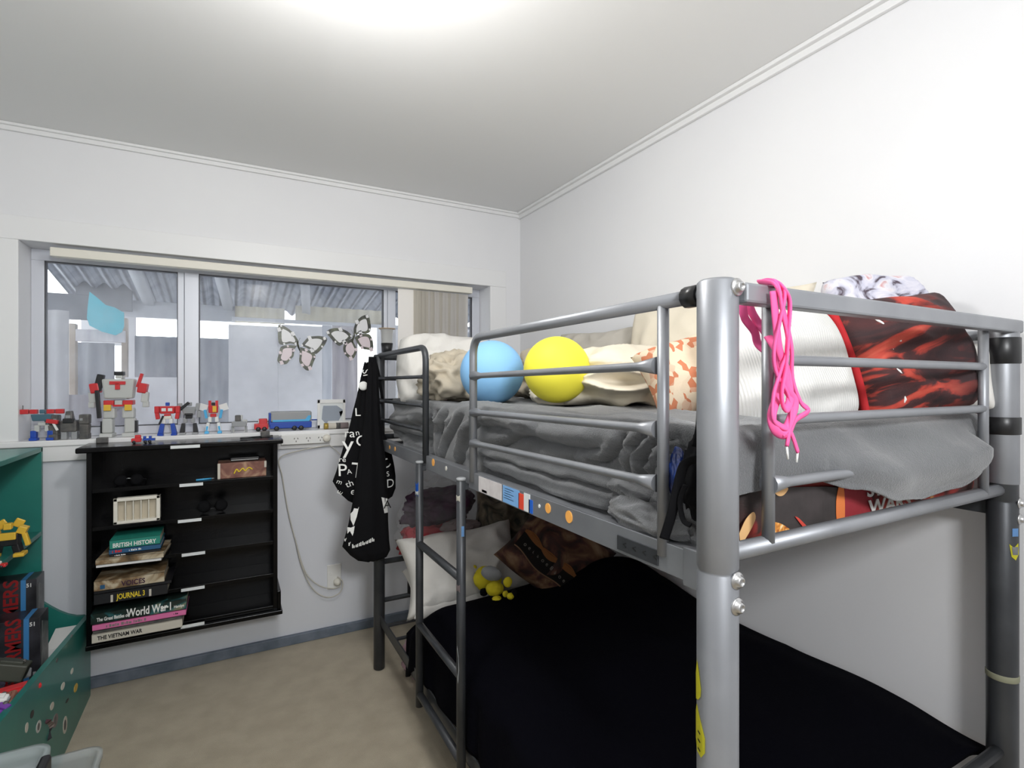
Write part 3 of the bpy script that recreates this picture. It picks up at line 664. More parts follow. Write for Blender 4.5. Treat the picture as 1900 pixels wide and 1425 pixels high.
# red cushion with piping and white fringe
cp = at(1666, 664, X=1.375)
tc_ = thing('cushion', 'red and black photo print cushion with red edge at the near wall corner', 'cushion', cp, rot=(math.radians(78), math.radians(0), math.radians(38)))
tc_.rotation_euler = (math.radians(76), math.radians(-8), math.radians(-15))
pillow('cushion_cover', .315, .285, .17, (0, 0, 0), (0, 0, 0), M['redprint'], tc_, seed=24, wr=.02, pinch=.03)
w, h = .315, .285
pts = []
for v in [-.95+1.9*q/8 for q in range(9)]: pts.append((-w/2*(1-.03*(1-v*v))+.004, h/2*v*.98, .012+.012*(1-v*v)))
e = tube('red_edge', spline(pts, 5), [.011]*len(spline(pts, 5)), mat('red_edging', (.50, .015, .02), .8, bump=.2), tc_, 12); e['label'] = 'plain red edging band'
for j in range(4):
    q = [(-.110+.02*math.sin(j*3), -.12+j*.055, .052), (-.095, -.10+j*.055, .075), (-.105, -.08+j*.055, .070), (-.09+.01*j, -.075+j*.05, .080)]
    if j in (0, 4): q = [(x, y, z-.010) for x, y, z in q]
    tube('white_streak', spline(q, 4), .0028, M['inkwhite'], tc_, 6, .5)
pl_('cushion', .25, .17, .10, at(1630, 572, X=1.40)+Vector((0, 0, -.005)), (60, 3, -20), 'whiteprint', 'white and blue print cushion showing above the bed end rail', 'cushion', seed=27, wr=.02, pinch=-.06)
pl_('pillow', .13, .17, .07, at(1776, 700, X=1.53), (76, 0, -60), 'pillow_w', 'pale pillow squeezed between red cushion and corner post', seed=29)
t = thing('greeting_card', 'light blue and white paper card tucked beside the taped corner post', 'card', at(1848, 738, Y=.57)); k = []
k.append(prism('card', [at(x, y, Y=.58) for x, y in ((1828, 712), (1856, 728), (1866, 740), (1846, 746), (1829, 744))], (0, .0015, 0), M['sky_s']))
k.append(prism('card_patch', [at(x, y, Y=.578) for x, y in ((1838, 716), (1856, 724), (1858, 732), (1842, 726))], (0, .0012, 0), mat('peach_print', (.8, .4, .3), .6)))
k.append(prism('card_back', [at(x, y, Y=.574) for x, y in ((1829, 746), (1856, 742), (1870, 748), (1836, 764), (1830, 760))], (0, .0015, 0), M['bookwhite']))
adopt(t, *k)
# pink laces
t = thing('shoelaces', 'bright pink shoelaces looped over the top rail of the bed end', 'laces', at(1440, 545, Y=.49)); k = []
YA = .478
def lace(pts, nm='lace', m='pink', r=.0062, yb=YA): k.append(tube(nm, spline([at(x, y, Y=yb+dy) for x, y, dy in pts], 6), r, M[m], None, 8, .45))
lace([(1378, 565, .07), (1382, 590, .066), (1400, 615, .06), (1408, 640, .058), (1440, 670, .03), (1446, 720, .02), (1432, 770, .004), (1440, 800, 0), (1462, 808, 0), (1476, 780, 0), (1500, 762, 0), (1485, 745, .004), (1470, 700, .006), (1468, 640, 0), (1450, 560, 0), (1440, 530, .002), (1425, 524, .02), (1410, 524, .05)])
lace([(1412, 526, .06), (1430, 522, .02), (1444, 532, .0), (1452, 580, -.002), (1462, 640, 0), (1448, 690, .004), (1436, 730, .004), (1434, 775, 0), (1448, 790, 0), (1466, 800, 0), (1480, 838, -.002)])
lace([(1420, 524, .05), (1440, 524, .01), (1456, 545, -.004), (1446, 600, 0), (1436, 650, .004), (1440, 690, .006), (1462, 730, .004), (1468, 770, 0), (1460, 828, -.002)])
lace([(1430, 524, .04), (1450, 530, 0), (1465, 560, -.004), (1462, 620, -.002), (1458, 680, 0), (1450, 730, 0), (1456, 760, 0), (1466, 740, .002), (1460, 690, .006), (1446, 650, .006), (1440, 600, .004), (1435, 540, .004)])
lace([(1390, 566, .068), (1398, 585, .062), (1415, 610, .05), (1436, 640, .02), (1452, 670, .006), (1460, 720, .003), (1474, 748, 0), (1462, 790, 0), (1448, 806, 0)])
k.append(tube('lace_tip', [at(1480, 838, Y=YA-.002), at(1478, 858, Y=YA-.002)], .0016, M['white'])); k.append(tube('lace_tip', [at(1460, 828, Y=YA-.002), at(1462, 852, Y=YA-.002)], .0016, M['white']))
adopt(t, *k)
# black strap with bag and blue thing by near post
t = thing('sling_bag', 'small black mesh bag with long strap hanging inside the near bed post', 'bag', (BX0+.01, .58, 1.12)); k = []
XS = .600
k.append(tube('strap', spline([(BX0+.012, .556, 1.452), (BX0+.014, .562, 1.36), (BX0+.012, .562, 1.27), (BX0+.008, .568, 1.23)], 6), .007, M['black'], None, 8, .2))
k.append(tube('strap', spline([at(1296, 850, X=.606), at(1270, 862, X=.602), at(1256, 910, X=.600), at(1246, 955, X=.598), at(1232, 1000, X=.597)], 6), [.0075]*25, M['black'], None, 8, .18))
k.append(tube('strap', spline([at(1272, 900, X=.602), at(1262, 930, X=.602), at(1268, 965, X=.602), at(1282, 975, X=.602)], 6), .004, M['black'], None, 8, .3))
k.append(obj('bag_body', (lambda b: (bmesh.ops.transform(b, matrix=T((.640, .582, 1.175), (0, 0, 0)), verts=b.verts), b)[1])(lump_bm((.018, .022, .055), 6, .25, 3, 4)), M['black'], None, True))
adopt(t, *k)
tag(lump('glitter_pouch', (.013, .020, .044), (.634, .612, 1.180), mat('dark_blue_glitter', (.008, .012, .06), .3, var=(.015, .05, .25), scale=60, coat=.5), seed=9, wr=.12), 'shiny dark blue pouch behind the black strap', 'pouch')

# ------------------------------------------------------------------ lower bunk bedding
tag(box('mattress', (.80, .575, .247), (1.53, 2.40, .35), M['pillow_w'], bev=.02), 'lower bunk mattress under the navy blanket', 'mattress')
def navy_bm():
    bm = bmesh.new(); nx, ny = 70, 110; g = []
    for i in range(nx+1):
        row = []
        for j in range(ny+1):
            u, v = i/nx, j/ny; cu = .2
            yy = .556+(2.05-.556)*v
            top = .455+.03*smoothstep(.8, 1.4, .64+u*.9)+.018*fn((u*2, v*3, 0), 1.5, 2)
            if u < cu: x = .640-.012*math.sin((1-u/cu)*PI*.5); z = top-(1-u/cu)*(top-.262); 
            else: x = .640+(1.590-.640)*(u-cu)/(1-cu); z = top
            q = (u-cu)/(1-cu) if u > cu else 0
            z -= (.04*(1-min(1, q*9))**2) if u >= cu else .04
            if u < cu: z = (.415+.02*fn((0, yy, 0), 3, 3))-(1-u/cu)*(.155)
            # far end slopes down to the pillows except the heap by the wall
            heap = .11*math.exp(-((x-1.42)/.2)**2-((yy-1.66)/.2)**2)
            z += heap*min(1, q*3)
            z -= .10*smoothstep(.88, 1.0, v)*(1-.5*smoothstep(1.1, 1.4, x))
            if u >= cu: z += .012*(ridged((x, yy, 0), 2.6, 6)-.5)
            else: x += .006*math.sin(yy*38+3*fn((0, yy, z), 4, 1))
            if u >= cu and x > 1.48: z -= .02*smoothstep(1.48, 1.59, x)*(1+fn((0, yy, 0), 3, 4))
            x = min(x, 1.590)
            row.append(bm.verts.new((x, yy+.02*fn((x, z, 0), 5, 4)*(v == 1), z)))
        g.append(row)
    for i in range(nx):
        for j in range(ny): bm.faces.new((g[i][j], g[i+1][j], g[i+1][j+1], g[i][j+1]))
    bmesh.ops.recalc_face_normals(bm, faces=bm.faces)
    if sum(f.normal.z for f in bm.faces) < 0: bmesh.ops.reverse_faces(bm, faces=bm.faces)
    return bm
o = obj('navy_blanket', navy_bm(), M['navy'], None, True); md = o.modifiers.new('solid', 'SOLIDIFY'); md.thickness = .012; md.offset = 1
tag(o, 'near-black navy blanket covering the lower bunk', 'blanket')
pl_('pillow', .56, .36, .16, (.935, 2.19, .505), (50, -6, -10), 'pillow_w', 'upper off-white pillow on the lower bunk, with pointed corners', seed=41, wr=.02, pinch=.12)
pl_('pillow', .52, .32, .13, (.945, 2.20, .405), (18, 0, -8), 'pillow_w', 'lower off-white pillow flat on the lower bunk mattress', seed=43, wr=.02, pinch=.10)
t = thing('clothes_bag', 'clear plastic bag stuffed with purple and red clothes on the lower bunk', 'bag', (.88, 2.35, .5))
lump('clothes', (.17, .075, .09), (-.005, 0, .245), M['purple'], t, seed=51, wr=.25)
lump('clothes', (.175, .08, .095), (-.02, -.01, .10), M['crimson'], t, seed=52, wr=.2)
lump('clothes', (.10, .03, .04), (.07, -.062, .15), M['mauve'], t, seed=53, wr=.2)
lump('plastic_film', (.200, .100, .205), (0, 0, .175), M['film'], t, seed=54, wr=.14, ws=3.5)
pl_('pillow', .30, .28, .13, (1.20, 2.31, .66), (66, 8, -20), 'camo', 'olive brown patterned pillow at the back of the lower bunk', seed=45, wr=.03)
cp = (1.235, 1.87, .60)
tb = thing('cushion', 'large brown printed cushion with orange wavy border on the lower bunk', 'cushion', cp); tb.rotation_euler = (math.radians(60), math.radians(44), math.radians(-30))
pillow('cushion_cover', .42, .38, .15, (0, 0, 0), (0, 0, 0), M['brownprint'], tb, seed=47, wr=.016)
def band(name, off, wd, m, wav=0, z=.078, ph=0):
    bm = bmesh.new(); a = []
    for i in range(41):
        u = -.92+1.84*i/40; x = .2*u; ww = wd*(1+wav*abs(math.sin(i*.32+ph)))
        row = []
        for s in (-1, 1):
            y = off+.010*math.sin(u*5)+s*ww/2; vv = y/.2
            zz = .075*max(0, (1-u**4)*(1-min(1, abs(vv))**4))**.42+fn((x, y, 0), 3, 47)*.02+.009
            row.append(bm.verts.new((x, y, zz)))
        a.append(row)
    for p, q in zip(a, a[1:]): bm.faces.new((p[0], q[0], q[1], p[1]))
    bmesh.ops.solidify(bm, geom=bm.faces[:], thickness=.001)
    return obj(name, bm, m, tb)
band('dark_band', -.085, .085, mat('dark_brown_print', (.012, .009, .008), .8)); band('orange_band', -.052, .012, mat('orange_brown_print', (.40, .16, .05), .8), 1.6)
band('gold_line', -.128, .005, mat('tan_print', (.3, .17, .10), .8))
for i in range(14): text('script_mark', 'oe8s'[i % 4], .024, (-.16+i*.0235, -.100, .088-.00022*(i-7)**2), mat('dim_white_print', (.22, .2, .18), .8) if i == 0 else bpy.data.materials['dim_white_print'], tb, (0, 0, 0))
# yellow plush
t = thing('plush_toy', 'yellow plush toy with grey patch lying face down by the brown cushion', 'plush toy', at(915, 1100, X=.95)); k = []
def pls(nm, px, py, X, sz, m, sd, rot=(0, 0, 0)): k.append(lump(nm, sz, at(px, py, X=X), M[m], None, rot, seed=sd, wr=.06, sub=4))
pls('body', 905, 1074, .96, (.064, .045, .052), 'yellow', 61, (0, 25, 0)); pls('grey_patch', 912, 1064, .925, (.044, .014, .028), 'grey_p', 62, (0, 20, -20)); pls('belly', 918, 1092, .945, (.036, .03, .03), 'yellow', 68)
pls('head', 922, 1117, .93, (.024, .022, .024), 'yellow', 63); pls('ear', 914, 1104, .935, (.012, .01, .012), 'yellow', 69); pls('ear', 938, 1102, .935, (.012, .01, .012), 'yellow', 70)
pls('foot', 880, 1056, .95, (.014, .014, .018), 'yellow', 64); pls('foot', 942, 1080, .95, (.018, .014, .02), 'yellow', 65)
pls('black_glove', 898, 1098, .93, (.018, .014, .018), 'black', 66); pls('hand', 947, 1106, .93, (.014, .012, .012), 'yellow', 67); pls('black_glove', 954, 1100, .945, (.010, .012, .014), 'black', 71)
adopt(t, *k)
tag(lump('plastic_bag', (.10, .12, .09), (.78, 2.28, .088), film('pink_plastic_film', .7, (.55, .35, .42), .3), seed=71, wr=.3, flat=.8), 'pinkish plastic bag on the carpet under the bed end', 'bag')

# ------------------------------------------------------------------ bags on the far post
def loft_bag(name, rows, Y, th, m, parent=None, seed=0, pleat=.006, n=40):
    bm = bmesh.new(); rings = []; pr = []
    for y, xl, xr, tt in rows: a = at(xl, y, Y=Y); b = at(xr, y, Y=Y); pr.append(((a.z+b.z)/2, (a.x+b.x)/2, (b.x-a.x)/2, tt))
    fine = []
    for (z0, c0, w0, t0), (z1, c1, w1, t1) in zip(pr, pr[1:]):
        for q in range(5): f = q/5; fine.append((z0+(z1-z0)*f, c0+(c1-c0)*f, w0+(w1-w0)*f, t0+(t1-t0)*f))
    fine.append(pr[-1])
    for z, c, w, tt in fine:
        ring = []
        for kk in range(n):
            a = 2*PI*kk/n; ca, sa = math.cos(a), math.sin(a)
            x = c+w*math.copysign(abs(ca)**.9, ca); y = Y+tt*sa
            y += pleat*math.sin(a*7+z*6+seed)*abs(sa)
            ring.append(bm.verts.new((x, y, z)))
        rings.append(ring)
    for A, B in zip(rings, rings[1:]):
        for kk in range(n): bm.faces.new((A[kk], A[(kk+1) % n], B[(kk+1) % n], B[kk]))
    bm.faces.new(rings[0]); bm.faces.new(rings[-1])
    def surf(x, z):
        for (z0, c0, w0, t0), (z1, c1, w1, t1) in zip(pr, pr[1:]):
            if z1 <= z <= z0 or z0 <= z <= z1:
                f = (z-z0)/(z1-z0 or 1); c, w, tt = c0+(c1-c0)*f, w0+(w1-w0)*f, t0+(t1-t0)*f
                d = min(.98, abs(x-c)/w); return Y-(tt+pleat)*math.sqrt(1-d*d)-.002
        return Y-.04
    return obj(name, bm, m, None, True), surf
tot = thing('tote_bag', 'black tote bag printed with white letters on the far bed post', 'bag', (.56, 2.36, .9)); k = []
YT = 2.385
o, sf = loft_bag('bag_body', [(672, 676, 696, .010), (700, 669, 698, .012), (735, 662, 700, .016), (765, 654, 704, .022), (792, 648, 708, .028), (830, 636, 724, .035), (870, 624, 732, .035), (888, 617, 734, .035), (910, 630, 734, .032), (925, 646, 728, .02), (930, 655, 720, .006)], YT, .03, M['black'], None, 2); k.append(o)
k.append(tube('strap', spline([at(692, 664, Y=2.42), at(700, 690, Y=2.42), at(708, 740, Y=2.42)], 6), .012, M['black'], None, 10, .35))
def tl(s, px, py, size, rot=0, sx=1):
    p = at(px, py, Y=YT-.03); k.append(text('letter', s, size, (p.x, p.y, p.z), M['inkwhite'], None, (90, -rot, 0), sx, .0004, conform=sf))
for s, px, py, sz, r_ in (('ra', 640, 812, .052, 0), ('y', 636, 840, .105, 0), ('C', 659, 828, .07, 0), ('re', 630, 858, .032, 0), ('P', 627, 884, .075, 0), ('T', 648, 885, .095, -8), ('A', 644, 880, .03, 10), ('L', 659, 772, .05, 0), ('m', 624, 897, .03, -20), ('th', 643, 905, .04, 20), ('e', 650, 918, .045, 0), ('C', 712, 872, .06, 30), ('IS', 714, 885, .032, 10), ('D', 716, 905, .055, 0), ('a', 708, 900, .03, 30), ('n', 660, 808, .035, 10), ('E', 634, 920, .03, 60), ('ll', 712, 922, .03, 0)): tl(s, px, py, sz, r_)
for s, px, py, sz, r_ in (('SI', 672, 686, .045, 80), ('a', 678, 668, .035, 80)):
    p = at(px, py, Y=YT-.022); k.append(text('letter', s, sz, tuple(p), M['inkwhite'], None, (90, r_, 0)))
def disc(nm, px, py, r, Y, m): k.append(lathe(nm, [(r, 0), (r, .002), (r*.5, .004), (0, .004)], m, None, 20, T(tuple(at(px, py, Y=Y)), (90, 0, 0))))
disc('white_badge', 674, 716, .020, YT-.024, M['inkwhite'])
adopt(tot, *k); k = []
bag = thing('drawstring_bag', 'plain black cloth bag with small white logo hanging to mid height on the far post', 'bag', (.56, 2.32, .6))
YG = 2.325
o, sg = loft_bag('bag_body', [(662, 684, 698, .012), (700, 682, 702, .016), (780, 676, 706, .022), (860, 664, 716, .03), (930, 654, 720, .036), (970, 646, 720, .038), (1008, 635, 722, .038), (1025, 650, 724, .034), (1036, 664, 718, .024), (1041, 680, 700, .008)], YG, .03, M['black'], None, 5, .005); k.append(o)
def spr(nm, pts, m=M['inkwhite']):
    bm = bmesh.new(); P = [at(x, y, Y=YG-.03) for x, y in pts]; prism_bm(bm, [Vector((p.x, sg(p.x, p.z), p.z)) for p in P], (0, -.001, 0)); k.append(obj(nm, bm, m))
spr('logo', [(658, 944), (660, 948), (664, 944), (666, 940), (662, 958), (656, 976), (652, 966), (652, 955), (656, 950)])
spr('logo', [(646, 980), (652, 980), (658, 976), (656, 988), (654, 994), (650, 986), (646, 992)])
spr('logo_mark', [(707, 922), (720, 926), (721, 952), (713, 952)])
p = at(711, 943, Y=YG-.03); k.append(text('letter', 'A', .05, (p.x, sg(p.x, p.z)-.003, p.z), M['ink'], None, (90, 0, 0)))
p = at(641, 1006, Y=YG-.03); 
for q in range(9):
    x, z = p.x+q*.0135, p.z-.030+.0032*abs(q-1.5)+(.024 if q == 0 else .010 if q == 1 else 0)
    for e in range(2): k.append(box('print_mark', (x+e*.006, sg(x, z)-.0012, z), (x+e*.006+.0042, sg(x, z)+.002, z+.010+.003*((q+e) % 3)), M['inkwhite'], None, 0))
adopt(bag, *k)

# ------------------------------------------------------------------ black rack under the window
RY0, RY1 = 2.680, 2.868
rx0, rx1 = at(160, 900, Y=RY0).x, at(515, 900, Y=RY0).x
rk = thing('book_rack', 'tall shallow black gloss rack with five shelves under the window', 'shelf', (rx0, RY0, .25)); k = []
k.append(box('top_board', (rx0-.030, RY0-.03, 1.048), (rx1+.022, RY1, 1.070), M['blackgloss'], bev=.005))
for x in (rx0, rx1-.018): k.append(box('side_panel', (x, RY0, .262), (x+.018, RY1, 1.048), M['blackgloss'], bev=.001))
k.append(box('back_panel', (rx0+.018, RY1-.008, .285), (rx1-.018, RY1, 1.048), M['blackgloss'], bev=0))
k.append(box('plinth', (rx0-.0, RY0-.020, .252), (rx1+.020, RY1, .272), M['blackgloss'], bev=.003))
k.append(box('side_lip', (rx1-.002, RY0-.01, .272), (rx1+.014, RY1, .36), M['blackgloss'], bev=.003))
SZ = [.897, .742, .593, .441, .290]
for z in SZ: k.append(box('shelf', (rx0+.018, RY0+.004, z-.016), (rx1-.018, RY1-.008, z), M['blackgloss'], bev=.001))
for z, px in ((1.064, 345), (.893, 355), (.737, 352), (.589, 359), (.437, 358), (.287, 358)):
    x = at(px, 900, Y=RY0).x; y = RY0-.031 if z > 1 else (RY0-.021 if z < .3 else RY0+.003); w = .054 if z > 1 else .044
    k.append(box('price_strip', (x-w, y-.001, z-.014), (x+w, y+.0005, z-.001), M['label'], bev=0))
for px in (190, 492): 
    x = at(px, 812, Y=2.85).x; k.append(box('bracket', (x-.02, 2.835, 1.070), (x+.02, 2.862, 1.094), M['dark_p'], bev=.003))
adopt(rk, *k)

def book(label, px0, px1, z, th, Y, dep, cov, rot=0, words=(), topm=None, grp=None, pages='paper'):
    x0, x1 = at(px0, 1000, Y=Y).x, at(px1, 1000, Y=Y).x
    if x1 > x0+.33: x1 = x0+.33
    w = x1-x0; t = thing('book', label, 'book', (x0, Y, z), grp, (0, 0, math.radians(rot)))
    bm = bmesh.new(); c = .0025
    bx(bm, (0, 0, 0), (w, dep, c), .0008); bx(bm, (0, 0, th-c), (w, dep, th), .0008); bx(bm, (0, 0, 0), (w, c, th), .0008)
    obj('cover', bm, cov, t)
    box('pages', (.003, c, c), (w-.003, dep-.004, th-c), M[pages], t, 0)
    for s, fx, sz, m, sx, fz in words:
      if s[0] == '#':
        x = fx*w
        for q in range(int(s[1:])):
            c = sz*(.25+.2*((q*7) % 3)); box('print_mark', (x, -.0006, fz*th), (x+c, .001, fz*th+sz*(.6+.2*(q % 2))), M[m], t, 0); x += c+sz*(.15 if q % 4 else .5)
      else: text('lettering', s, sz, (fx*w, -.0007, fz*th), M[m], t, (90, 0, 0), sx)
    return t
BF = RY0-.05
book('white hardback reading THE VIETNAM WAR at the base of the bottom stack', 170, 338, .2905, .036, BF, .225, M['bookwhite'], 0, [('THE VIETNAM WAR', .06, .022, 'ink', .75, .3)])
t = book('thin grey and black paperback under the pink book', 172, 338, .3275, .012, BF+.004, .21, M['dark_p'])
book('pink spined book second from the top of the bottom stack', 171, 345, .3405, .024, BF, .22, M['bookpink'], 0, [('#14', .14, .014, 'mauve', .8, .25), ('#3', .86, .008, 'ink', .8, .4)])
t = book('dark green jacketed book reading World War I on top of the bottom stack', 168, 346, .3655, .042, BF, .24, M['bookww'], 0, [('The Great Battles of', .06, .020, 'inkwhite', .62, .25), ('World War I', .36, .046, 'inkwhite', .62, .2), ('#5', .69, .012, 'inkwhite', .8, .45), ('Hamlyn', .86, .015, 'inkwhite', .8, .3)])
book('black hardback with yellow lettering JOURNAL 3 on the fourth shelf', 174, 311, .4415, .042, BF+.003, .20, M['bookblack'], 0, [('JOURNAL 3', .30, .030, 'inkyellow', .62, .25), ('|', .20, .03, 'bookwhite', 2.2, .25), ('|', .72, .03, 'bookwhite', 2.2, .25)])
book('thin black book between the two thick ones on the fourth shelf', 174, 318, .4840, .012, BF+.006, .19, M['bookblack'])
book('cream jacketed hardback reading VOICES on top of the fourth shelf stack', 174, 305, .4965, .040, BF, .20, M['bookcream'], 0, [('VOICES', .38, .028, 'purple', .85, .2), ('■', .08, .02, 'bookblue', 1, .2)])
book('wide thin white paperback at the base of the third shelf stack', 178, 300, .5935, .010, BF-.01, .21, M['white'], -4)
book('wide beige album second from the base on the third shelf', 177, 304, .6040, .020, BF-.01, .21, M['bookcream'], -3)
book('thin black paperback under the blue one on the third shelf', 203, 298, .6245, .010, BF+.01, .18, M['bookblack'], 0, [('#9', .1, .006, 'inkwhite', 1, .2)])
book('blue paperback with red label on the third shelf', 202, 298, .6350, .020, BF+.008, .18, M['bookblue'], 0, [('#4', .06, .013, 'red', 1, .3), ('#7', .38, .009, 'inkwhite', 1, .3)])
book('teal paperback reading BRITISH HISTORY on top of the third shelf stack', 203, 297, .6555, .036, BF+.008, .18, M['teal'], 0, [('BRITISH HISTORY', .06, .024, 'inkwhite', .78, .18)])
# compartment tray
x0, x1 = at(210, 930, Y=RY0+.01).x, at(297, 930, Y=RY0+.01).x; w = x1-x0
t = thing('compartment_tray', 'cream plastic tray with five slots standing on the second shelf', 'tray', (x0, RY0+.01, .7425))
bm = bmesh.new(); h = .108
for a, b in (((0, 0, 0), (w, .03, .012)), ((0, 0, h-.014), (w, .03, h)), ((0, 0, 0), (.014, .03, h)), ((w-.014, 0, 0), (w, .03, h))): bx(bm, a, b, .002)
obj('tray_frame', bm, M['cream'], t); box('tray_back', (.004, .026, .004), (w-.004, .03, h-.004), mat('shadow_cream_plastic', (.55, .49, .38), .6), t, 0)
for i in range(1, 5): x = .014+(w-.028)*i/5; box('divider', (x-.0015, .004, .012), (x+.0015, .027, h-.014), M['cream'], t, 0)
# brown game box
x0, x1 = at(404, 880, Y=RY0+.02).x, at(494, 880, Y=RY0+.02).x
t = thing('game_box', 'worn brown cardboard box on the right of the top shelf', 'box', (x0, RY0+.02, .8975))
box('carton', (0, 0, 0), (x1-x0, .12, .070), M['brownbox'], t, .002); tube('gold_scribble', spline([(.065, -.001, .020), (.075, -.001, .040), (.085, -.001, .028), (.10, -.001, .042), (.11, -.001, .030), (.125, -.001, .044), (.14, -.001, .034)], 5), .003, M['inkyellow'], t, 6)
box('worn_corner', (-.0008, -.001, 0), (.010, .004, .070), M['bookwhite'], t, .001); box('worn_corner', (x1-x0-.008, -.001, .04), (x1-x0+.001, .004, .070), M['bookwhite'], t, .001)
t = thing('black_case', 'flat black case resting on the brown cardboard box', 'case', (x0+.05, RY0+.05, .968))
box('case_body', (0, 0, 0), (.12, .07, .018), M['blackpl'], t, .004); box('case_trim', (.003, -.001, .006), (.115, .001, .009), M['grey_l'], t, 0)
# sunglasses, blue pen, dark toy
x = at(240, 885, Y=2.76).x
t = thing('sunglasses', 'black sunglasses lying on the left of the top shelf', 'sunglasses', (x, 2.76, .897))
for s in (-1, 1): lathe('lens', [(.022, 0), (.024, .002), (.015, .005), (0, .006)], M['black'], t, 20, T((s*.028, -.02, .020), (80, 0, 0))); tube('temple', [(s*.05, -.02, .022), (s*.055, .04, .010), (s*.052, .06, .003)], .002, M['blackpl'], t, 8)
tube('bridge', [(-.01, -.02, .026), (0, -.022, .028), (.01, -.02, .026)], .002, M['steel'], t, 8)
p = at(378, 881, Y=2.70)
t = thing('pen', 'blue pen lying beside the brown box on the top shelf', 'pen', (p.x, 2.71, .901), None, (0, 0, math.radians(12)))
tube('barrel', [(-.03, 0, 0), (.03, 0, 0)], .0038, M['ltblue'], t, 10); tube('tip', [(.03, 0, 0), (.042, 0, 0)], [.003, .0008], M['grey_p'], t, 10)
p = at(395, 940, Y=2.75)
t = thing('goggles', 'dark goggles lying on the right of the second shelf', 'goggles', (p.x, 2.75, .742))
for s in (-1, 1): lathe('eyecup', [(.022, 0), (.026, .012), (.024, .03), (.014, .034), (0, .034)], M['black'], t, 20, T((s*.03, 0, .027), (75, 0, s*12)))
tube('strap', spline([(-.05, 0, .02), (-.03, .05, .008), (.03, .05, .008), (.05, 0, .02)], 5), .004, M['blackpl'], t, 8, .5)

# pens and small things on rack top
p = at(468, 808, Y=2.75); 
for i, (dx, m, lb) in enumerate(((0, 'blackpl', 'black pen on the right end of the rack top'), (.05, 'dark_p', 'dark grey marker beside the black pen on the rack top'))):
    tag(tube('pen', [(p.x+dx-.05, 2.72+i*.03, 1.0748), (p.x+dx+.04, 2.76+i*.03, 1.0748)], [.0042, .0042], M[m]), lb, 'pen')
# toy pick-up on the rack top
def truck(name, label, o, s, cab, bed, L=.075):
    t = thing(name, label, 'toy truck', o)
    bm = bmesh.new(); bx(bm, (0, 0, .006*s), (.036*s, .026*s, .022*s), .003); bx(bm, (.012*s, .002*s, .02*s), (.034*s, .024*s, .036*s), .004); obj('cab', bm, cab, t)
    box('windscreen', (.0105*s, .005*s, .024*s), (.013*s, .021*s, .033*s), M['white'], t, .001)
    box('chassis', (.004*s, .003*s, .004*s), (L*s, .023*s, .012*s), M['grey_p'], t, .001)
    if bed: bm = bmesh.new(); bx(bm, (.040*s, .002*s, .010*s), (L*s, .024*s, .020*s), .002); bx(bm, (.042*s, .004*s, .02*s), (.052*s, .022*s, .030*s), .002); bx(bm, (.062*s, .004*s, .02*s), (.072*s, .022*s, .030*s), .002); obj('rear_deck', bm, bed, t)
    for x in ((.010, .050, .066) if bed else (.010, .026)):
        for y in (.001, .025): lathe('wheel', [(.0055*s, -.002*s), (.0065*s, -.001*s), (.0065*s, .003*s), (.003*s, .004*s)], M['blackpl'], t, 14, T((x*s, y*s, .0065*s), (90, 0, 0)))
    return t
p = at(243, 822, Y=2.745); truck('toy_truck', 'small red toy truck with dark blue rear on the rack top', (p.x, 2.745, 1.0702), 1.0, M['red'], M['blue'], .085)
p = at(472, 797, Y=2.915); truck('toy_truck', 'red toy lorry cab on the sill hitched to a blue trailer', (p.x, 2.915, 1.0875), 1.75, M['red'], None, .040)
# blue trailer
x0, x1 = at(500, 790, Y=2.92).x, at(578, 790, Y=2.92).x; L = x1-x0
t = thing('toy_trailer', 'blue and grey toy trailer with light blue stripe on the window sill', 'toy trailer', (x0, 2.905, 1.0875))
bm = bx(bmesh.new(), (0, 0, .012), (L, .055, .045), .004); obj('trailer_base', bm, M['blue'], t)
bx2 = bx(bmesh.new(), (.004, .001, .045), (L, .054, .098), .008); obj('trailer_top', bx2, M['grey_p'], t)
prism('stripe', [(.014, -.001, .046), (L-.012, -.001, .046), (L-.004, -.001, .075), (L-.018, -.001, .075), (L-.032, -.001, .056), (.014, -.001, .056)], (0, .003, 0), M['ltblue'], t)
box('front_shield', (-.003, .0, .03), (.006, .054, .092), M['blue'], t, .003)
for x in (L*.58, L*.74, L*.16):
    for y in (.001, .050): lathe('wheel', [(.010, -.003), (.012, -.002), (.012, .004), (.006, .005)], M['blackpl'], t, 16, T((x, y, .012), (90, 0, 0)))
tube('tow_bar', [(L, .027, .05), (L+.028, .027, .05)], .003, M['blue'], t, 8)
# framed clear plaque, tube and box on the sill
x0, x1 = at(589, 760, Y=2.945).x, at(641, 760, Y=2.945).x
t = thing('plaque', 'small white framed picture of a grey jar shape leaning on the glass', 'picture', (x0, 2.945, 1.0875)); w = x1-x0
bm = bmesh.new()
for a, b in (((0, 0, 0), (w, .01, .02)), ((0, 0, .135), (w, .01, .155)), ((0, 0, 0), (.014, .01, .155)), ((w-.014, 0, 0), (w, .01, .155))): bx(bm, a, b, .002)
obj('frame', bm, M['white'], t); box('backing', (.004, .004, .004), (w-.004, .008, .15), M['label'], t, 0)
prism('jar_shape', [(.03, .003, .122), (.10, .003, .122), (.135, .003, .095), (.112, .003, .088), (.12, .003, .06), (.10, .003, .022), (.05, .003, .018), (.022, .003, .05), (.026, .003, .1)], (0, .001, 0), mat('bluegrey_print', (.32, .36, .42), .6), t)
p = at(602, 790, Y=2.90)
t = thing('paper_tube', 'cream and brown cardboard tube lying on the right of the sill', 'tube', (p.x, 2.90, 1.104))
